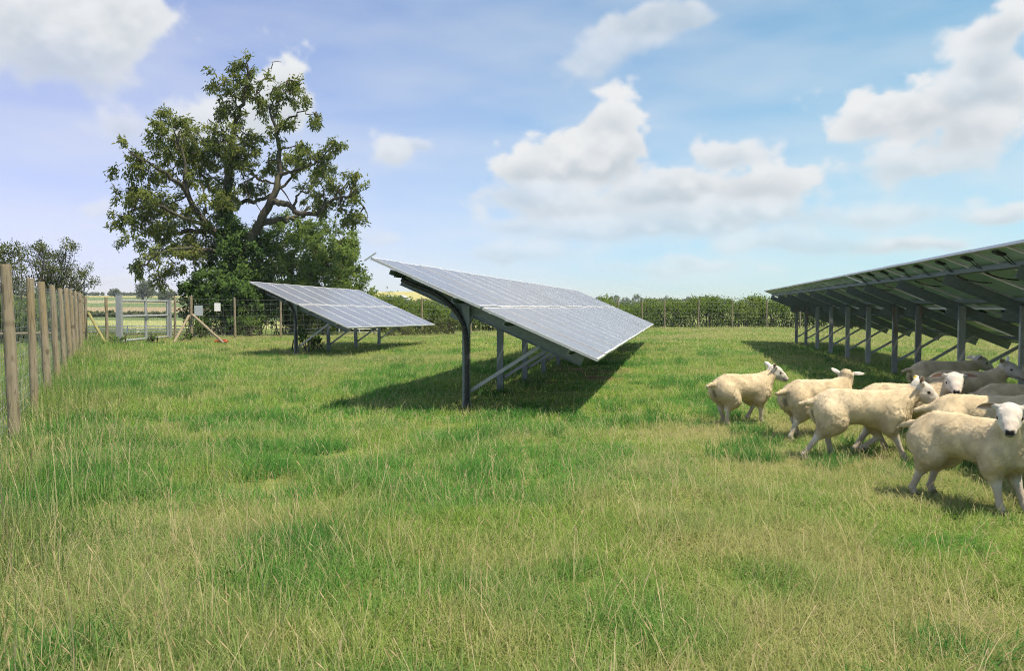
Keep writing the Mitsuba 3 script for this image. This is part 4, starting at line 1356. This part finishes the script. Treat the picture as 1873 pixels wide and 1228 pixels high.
scene['m_sheep'] = {'type': 'twosided', 'b': {'type': 'bumpmap', 'arbitrary': pr(lambda p, n, uv: FB(p.x * 75, p.y * 75, p.z * 48, 4), 1.5e-3), 'scale': .0065,
                    'bsdf': {'type': 'principled', 'base_color': {'type': 'mesh_attribute', 'name': 'vertex_color'}, 'roughness': .92, 'specular': .12, 'sheen': .35}}}
mat('m_fleece', base_color={'type': 'mesh_attribute', 'name': 'vertex_color'}, roughness=.95, specular=.1)
mat('m_ear', base_color={'type': 'mesh_attribute', 'name': 'vertex_color'}, roughness=.8, specular=.2)
mat('m_eye', base_color=rgb(.012, .010, .008), roughness=.12, specular=.6)
mat('m_tag', base_color=rgb(.75, .58, .05), roughness=.5)


def sheep(label, x, y, heading, scale, legs, neck, head, ears=((8, 0), (8, 0)), h=.012, seed=0, tagged=None, nlen=.25, group=None, fat=.88, poll_wool=False):
    k = fresh('sheep')
    tag(k, label, 'sheep', group)
    (V, Q), C, (o, hf, hs, hu), (sm_, sc_, sn_) = sheep_mesh(legs, neck, head, h, nlen, seed, fat, poll_wool)
    a = math.radians(heading)
    M = tw(np.array([math.cos(a), math.sin(a), 0]) * scale, np.array([-math.sin(a), math.cos(a), 0]) * scale, np.array([0, 0, 1]) * scale, (x, y, float(ground(x, y)) - .005))
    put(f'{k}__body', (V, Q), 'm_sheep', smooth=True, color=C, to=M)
    scene[f'{k}__fleece'] = {'type': 'ply', 'filename': meshkit.write_ply(sm_, False, None, sc_, normals=sn_), 'face_normals': False, 'bsdf': {'type': 'ref', 'id': 'm_fleece'}, 'to_world': M}
    tag(f'{k}__fleece', kind='stuff')
    for q, sd in enumerate((1, -1)):
        lift, back = ears[q]
        lr, br = math.radians(lift), math.radians(back)
        axis = hs * sd * math.cos(lr) * math.cos(br) + hu * math.sin(lr) - hf * math.cos(lr) * math.sin(br)
        base = o + (hs * sd * .070 + hu * .044 - hf * .008) * 1.09
        face = hf * math.cos(br) + hs * sd * math.sin(br) - hu * .25
        em, ec = ear_mesh(base, axis, face)
        put(f'{k}__ear' + ('_001' if q else ''), em, 'm_ear', smooth=True, color=ec, to=M)
        if tagged == q:
            m = MB(); c = base + axis * .055 - face * .004
            s2 = np.cross(axis, face)
            m.frame_box(c - axis * .016 - s2 * .014 - face * .014, axis * .032, s2 * .028, face * .028)
            put(f'{k}__ear' + ('_001' if q else '') + '__ear_tag', m.mesh(), 'm_tag', to=M)
        e = trimesh.creation.icosphere(2, .0150)
        e.apply_scale([1.25, .8, .95])
        p = o + (hf * .080 + hs * sd * .0635 + hu * .006) * 1.09
        RM = np.eye(4); RM[:3, 0], RM[:3, 1], RM[:3, 2], RM[:3, 3] = hf, hs, hu, p
        e.apply_transform(RM)
        put(f'{k}__eye' + ('_001' if q else ''), e, 'm_eye', smooth=True, to=M)
    return k


STAND = [(0, 0, 0), (.02, 0, 0), (0, 0, 0), (.02, 0, 0)]
SHEEP = [
    dict(label='cream sheep standing furthest left of the flock, seen from behind with its head half hidden', x=2.86, y=9.75, heading=24, scale=.93,
         legs=[(.12, 0, 0), (.03, 0, 0), (-.03, .05, 0), (.02, 0, 0)], neck=(-8, 42), head=(-14, -22, 0), ears=((30, 40), (20, 50)), seed=1),
    dict(label='cream sheep with its head turned away, ears out, second from the left', x=3.40, y=8.75, heading=22, scale=.97,
         legs=[(.16, 0, 0), (-.12, 0, 0), (.04, 0, 0), (-.06, 0, 0)], neck=(10, 40), head=(42, -38, 0), ears=((38, 15), (6, 10)), seed=2, nlen=.22, poll_wool=True),
    dict(label='cream sheep striding right in full side view with a white face and yellow ear tag', x=3.31, y=7.42, heading=-3, scale=.985,
         legs=[(.10, 0, 0), (-.22, 0, 0), (-.14, .06, 0), (.13, 0, 0)], neck=(0, 36), head=(-6, -30, 0), ears=((38, 10), (32, 42)), seed=3, h=.0095, tagged=0, nlen=.27),
    dict(label='cream sheep facing the camera behind the striding sheep, only back and head clear', x=3.93, y=7.86, heading=4, scale=1.02,
         legs=[(.20, 0, 0), (-.20, 0, 0), (.16, 0, 0), (-.12, 0, 0)], neck=(-38, 44), head=(-118, -14, 0), ears=((4, 0), (0, 0)), seed=4, h=.011),
    dict(label='shaded grey looking sheep in profile farthest back beside the steel posts', x=6.10, y=11.15, heading=2, scale=1.0,
         legs=STAND, neck=(0, 34), head=(0, -24, 0), ears=((-20, 60), (-20, 60)), seed=5),
    dict(label='shaded sheep behind the one facing the camera, its head at the right edge', x=5.62, y=9.75, heading=-3, scale=.99,
         legs=STAND, neck=(-10, 50), head=(-40, -22, 0), ears=((46, 30), (30, 30)), seed=6),
    dict(label='shaded sheep whose rump and back alone show at the right edge', x=5.24, y=8.06, heading=-6, scale=.99,
         legs=STAND, neck=(0, 40), head=(0, -25, 0), seed=7),
    dict(label='cream sheep right behind the front one, its head cut off by the right edge', x=4.20, y=6.98, heading=-9, scale=.985,
         legs=[(.04, 0, 0), (-.04, 0, 0), (.10, .06, 0), (-.04, 0, 0)], neck=(-16, 40), head=(-70, -20, 0), ears=((6, 10), (6, 10)), seed=8),
    dict(label='nearest cream sheep at the right front, facing the camera with a dark nose', x=3.335, y=5.66, heading=-61, scale=.965,
         legs=[(-.05, 0, 0), (-.07, 0, 0), (.09, 0, .01), (.03, 0, 0)], neck=(-72, 54), head=(-60, -16, 0), ears=((4, 2), (2, 4)), seed=9, h=.0095, nlen=.245),
]
for sh in SHEEP:
    sheep(**sh)

# ------------------------------------------------------------------ grass
def grass_color(p, n, uv):
    x, y = p.x, p.y
    u, v = uv.x, uv.y
    lu, dy = lush(x, y), dry(x, y)
    dy = dy + .10 * SS(7, 12, x) * SS(14, 22, y) + .05 * SS(30, 45, y)
    base = MIX((.122, .235, .042), (.335, .505, .118), u / .8)                     # green blades
    yel = MIX((.170, .248, .056), (.440, .530, .168), u / .8)                      # yellow green
    lsh = MIX((.060, .185, .034), (.175, .420, .088), u / .8)                      # lush tufts
    t = SS(.40, .62, dy + (u - .4) * .22)
    c = MIX(base, yel, t * .85)
    c = MIX(c, (.46, .43, .235), SS(.46, .62, dy + (u - .4) * .3) * .42)
    c = MIX(c, lsh, SS(.51, .58, lu + (u - .4) * .10) * (1 - t * .6))
    straw = MIX((.45, .40, .21), (.64, .58, .37), (u - .8) * 5)
    tus = MIX((.036, .130, .028), (.125, .330, .075), u + 1)
    c = dr.select(u < -.05, tus, dr.select(u > .8, straw, c))
    c = MIX(c, (.30, .27, .13), SS(.70, 1.0, v) * .30 * t)
    return c


scene['m_grass'] = {'type': 'principledthin', 'base_color': pr(grass_color), 'roughness': .55, 'diff_trans': 1.0, 'spec_trans': 0.0}


def blades(n, rad, hm, wm, seg, rng, straw=.08, lean=.55, heads=.02, tuft=False):
    """A patch of grass blades: n blades over a disc of radius rad, about hm tall and wm wide, seg segments each."""
    a, q = rng.random(n) * 2 * np.pi, np.sqrt(rng.random(n)) * rad
    x, y = np.cos(a) * q, np.sin(a) * q
    clump = meshkit.fbm(np.stack([x * 9 / rad * .3 + 3, y * 9 / rad * .3, np.full(n, rng.random() * 50)], -1), 2, 3)
    hgt = hm * (.45 + .75 * rng.random(n)) * (.65 + .7 * clump)
    u = rng.random(n) * .8
    st = rng.random(n) < straw
    u = np.where(st, .8 + .2 * rng.random(n), u)
    hgt = np.where(st, hgt * (.8 + .75 * rng.random(n)), hgt)
    if tuft: u = np.where(u < .8, -1 + u / .8 * .9, u)
    wd = wm * (.6 + .7 * rng.random(n)) * np.where(st, .62, 1)
    az = rng.random(n) * 2 * np.pi
    ln = lean * (.15 + 1.1 * rng.random(n) ** 1.2)
    tw_ = az + rng.normal(0, .8, n) + np.pi / 2
    V, U, F = [], [], []
    ts = np.linspace(0, 1, seg + 1)
    for i, t in enumerate(ts):
        bx, by = x + np.cos(az) * ln * hgt * t ** 1.9, y + np.sin(az) * ln * hgt * t ** 1.9
        bz = hgt * (t - .42 * np.minimum(ln, 1.5) * t ** 2.0) - .01
        ww = wd * (1 - t ** 1.6) * .5 + .0
        dx, dy = np.cos(tw_), np.sin(tw_)
        if i < seg:
            V += [np.stack([bx - dx * ww, by - dy * ww, bz], -1), np.stack([bx + dx * ww, by + dy * ww, bz], -1)]
            U += [np.stack([u, np.full(n, t)], -1)] * 2
        else:
            V.append(np.stack([bx, by, bz], -1)); U.append(np.stack([u, np.full(n, 1.0)], -1))
    V = np.stack(V, 1); U = np.stack(U, 1)
    k = V.shape[1]
    b = np.arange(n)[:, None] * k
    for i in range(seg - 1):
        F += [b + [2 * i, 2 * i + 1, 2 * i + 3], b + [2 * i, 2 * i + 3, 2 * i + 2]]
    F.append(b + [2 * seg - 2, 2 * seg - 1, 2 * seg])
    V, U, F = V.reshape(-1, 3), U.reshape(-1, 2), np.vstack(F)
    nh = int(n * heads)
    if nh:                                                         # flowering stalks with a seed head
        V2, F2, U2, o = [], [], [], len(V)
        for i in range(nh):
            a, q = rng.random() * 6.283, math.sqrt(rng.random()) * rad
            b0 = np.array([math.cos(a) * q, math.sin(a) * q, -.01])
            H_ = hm * rng.uniform(1.1, 2.0); az_ = rng.random() * 6.283; l_ = rng.uniform(.15, .75)
            tip = b0 + np.array([math.cos(az_) * l_ * H_, math.sin(az_) * l_ * H_, H_ * (1 - .25 * l_)])
            mid = (b0 + tip) / 2 + np.array([-math.cos(az_), -math.sin(az_), 0]) * l_ * H_ * .18
            s_ = np.array([-math.sin(az_), math.cos(az_), 0]) * wm * .30
            hd = tip + (tip - mid) / np.linalg.norm(tip - mid) * hm * .42 + np.array([0, 0, -hm * .08 * l_])
            hm_ = (tip + hd) / 2
            w2 = s_ * 2.2; w3 = np.cross(s_, tip - mid); w3 = w3 / (np.linalg.norm(w3) + 1e-9) * np.linalg.norm(w2)
            uu = .82 + .18 * rng.random()
            V2 += [b0 - s_, b0 + s_, mid + s_, mid - s_, tip + s_, tip - s_, hm_ + w2, hm_ - w2, hd, hm_ + w3, hm_ - w3]
            U2 += [[uu, 0], [uu, 0], [uu, .5], [uu, .5], [uu, .8], [uu, .8], [uu, 1], [uu, 1], [uu, 1], [uu, 1], [uu, 1]]
            F2 += [[o, o + 1, o + 2], [o, o + 2, o + 3], [o + 3, o + 2, o + 4], [o + 3, o + 4, o + 5], [o + 5, o + 6, o + 8], [o + 5, o + 8, o + 7], [o + 5, o + 9, o + 8], [o + 5, o + 8, o + 10]]
            o += 11
        V = np.vstack([V, V2]); U = np.vstack([U, U2]); F = np.vstack([F, F2])
    return (V, F), U


rng = np.random.default_rng(77)
PATCH = {}


def patch(kind, i, *a, **k):
    key = f'grass_patch_{kind}_{i}'
    (V, F), U = blades(*a, rng, **k)
    # shading normals drawn upwards, as a sward scatters light
    g = np.zeros_like(V); fn = np.cross(V[F[:, 1]] - V[F[:, 0]], V[F[:, 2]] - V[F[:, 0]])
    for c in range(3):
        np.add.at(g, F[:, c], fn)
    g /= np.linalg.norm(g, axis=1, keepdims=True) + 1e-12
    g = g * 1.0 * np.sign(g[:, 2:] + 1e-9) + np.array([0, 0, .42]); g /= np.linalg.norm(g, axis=1, keepdims=True)
    path = meshkit.write_ply((V, F), False, U, None, normals=g)
    scene[key] = {'type': 'shapegroup', 'blades': {'type': 'ply', 'filename': path, 'face_normals': False, 'bsdf': {'type': 'ref', 'id': 'm_grass'}}}
    PATCH.setdefault(kind, []).append(key)


NV = 7
for i in range(NV):
    patch('near', i, 220, .26, .13, .0054, 3, straw=.16, heads=.005, lean=1.15)
    patch('straw', i, 180, .26, .135, .0044, 3, straw=.31, heads=.012, lean=1.5)
    patch('mid', i, 150, .42, .135, .0090, 2, straw=.17, heads=.006, lean=1.1)
    patch('far', i, 150, 1.0 * .85, .14, .020, 2, straw=.17, lean=.9, heads=.0)
for i in range(NV):
    patch('tuft', i, 170, .17, .21, .0066, 3, straw=.03, heads=.0, lean=.75, tuft=True)
count = 0


def height_scale(x, y):
    """How tall the grass stands: long by the left fence, grazed short on the right."""
    p = np.stack([x * .5, y * .5, 0 * x], -1)
    n = meshkit.fbm(p, 3, 61)
    side = (x * 1.0 + y * .503) - (-5.33 + 8.45 * .503)            # distance from the left fence
    s = .82 + .7 * np.exp(-np.maximum(side, 0) / 2.4) + 1.2 * np.exp(-(side / .75) ** 2)
    s = s * (1 - .28 * sstep(1.0, 3.0, x) * sstep(13, 8, y))
    return s * (.80 + .5 * n)


def scatter(kind, y0, y1, density, sc=1.0, margin=1.4):
    global count
    wmax = .66 * y1 + margin
    n = int((y1 - y0) * 2 * wmax * density)
    x, y = (rng.random(n) * 2 - 1) * wmax, y0 + rng.random(n) * (y1 - y0)
    keep = np.abs(x) < .66 * y + margin
    x, y = x[keep], y[keep]
    hs_, z = height_scale(x, y), ground(x, y)
    dryness = meshkit.fbm(np.stack([x * .45, y * .45, 0 * x], -1), 3, 71)
    # worn, thin ground in the shade of the tables' middle
    cc, tt = x * CROW[0] + y * CROW[1], x * DROW[0] + y * DROW[1]
    worn = (cc > -3.4) & (cc < -1.1) & (tt > 11) & (tt < 31.5)
    for i in range(len(x)):
        if worn[i] and rng.random() < .45: continue
        kd = kind
        if kind == 'near' and dryness[i] > .49 and rng.random() < .85:
            kd = 'straw'
        a = rng.random() * 2 * math.pi
        s = sc * rng.uniform(.85, 1.2)
        zs = s * hs_[i] * rng.uniform(.8, 1.25)
        if kd == 'straw': zs = min(zs, 1.15)
        count += 1
        ca, sa = math.cos(a) * s, math.sin(a) * s
        g = PATCH[kd][int(rng.integers(0, NV))]
        scene[f'grass__{count:05d}'] = {'type': 'instance', 'group': {'type': 'ref', 'id': g},
                                        'to_world': T([[ca, -sa, 0, x[i]], [sa, ca, 0, y[i]], [0, 0, zs, z[i]], [0, 0, 0, 1]])}


scatter('near', 1.6, 5.0, 33)
scatter('near', 5.0, 9.5, 20)
scatter('mid', 9.5, 17, 8.0)
scatter('mid', 17, 25, 4.6, sc=1.15)
scatter('far', 25, 40, 1.9)
scatter('far', 40, 66, .95, sc=1.3)
# darker tussocks where the sward is richest
n0 = 900
ty = 2.2 + 24 * rng.random(n0) ** 1.2
tx = (rng.random(n0) * 2 - 1) * (.66 * ty + 1)
tn = meshkit.fbm(np.stack([tx * .8, ty * .8, 0 * tx], -1), 3, 81)
for i in np.nonzero(tn > .545)[0]:
    a, s = rng.random() * 6.283, rng.uniform(.7, 1.7)
    count += 1
    ca, sa = math.cos(a) * s, math.sin(a) * s
    scene[f'grass__{count:05d}'] = {'type': 'instance', 'group': {'type': 'ref', 'id': PATCH['tuft'][i % NV]},
                                    'to_world': T([[ca, -sa, 0, tx[i]], [sa, ca, 0, ty[i]], [0, 0, rng.uniform(.55, 1.05), float(ground(tx[i], ty[i]))], [0, 0, 0, 1]])}
labels['grass'] = {'label': 'long mixed meadow grass, green with straw coloured stalks, over the whole paddock', 'kind': 'stuff'}
print('grass patches', count)


# ------------------------------------------------------------------ the air: a thin summer haze
scene['air'] = {'type': 'homogeneous', 'albedo': {'type': 'rgb', 'value': [.95, .95, .95]}, 'sigma_t': {'type': 'rgb', 'value': [.00026, .00030, .00036]}}
scene['haze'] = {'type': 'cube', 'to_world': T().translate([0, 830, 10]).scale([1560, 900, 12]), 'bsdf': {'type': 'null'}, 'interior': {'type': 'ref', 'id': 'air'}}
scene['camera']['medium'] = {'type': 'ref', 'id': 'air'}
labels['haze'] = {'label': 'thin summer haze over the distant fields', 'kind': 'stuff'}
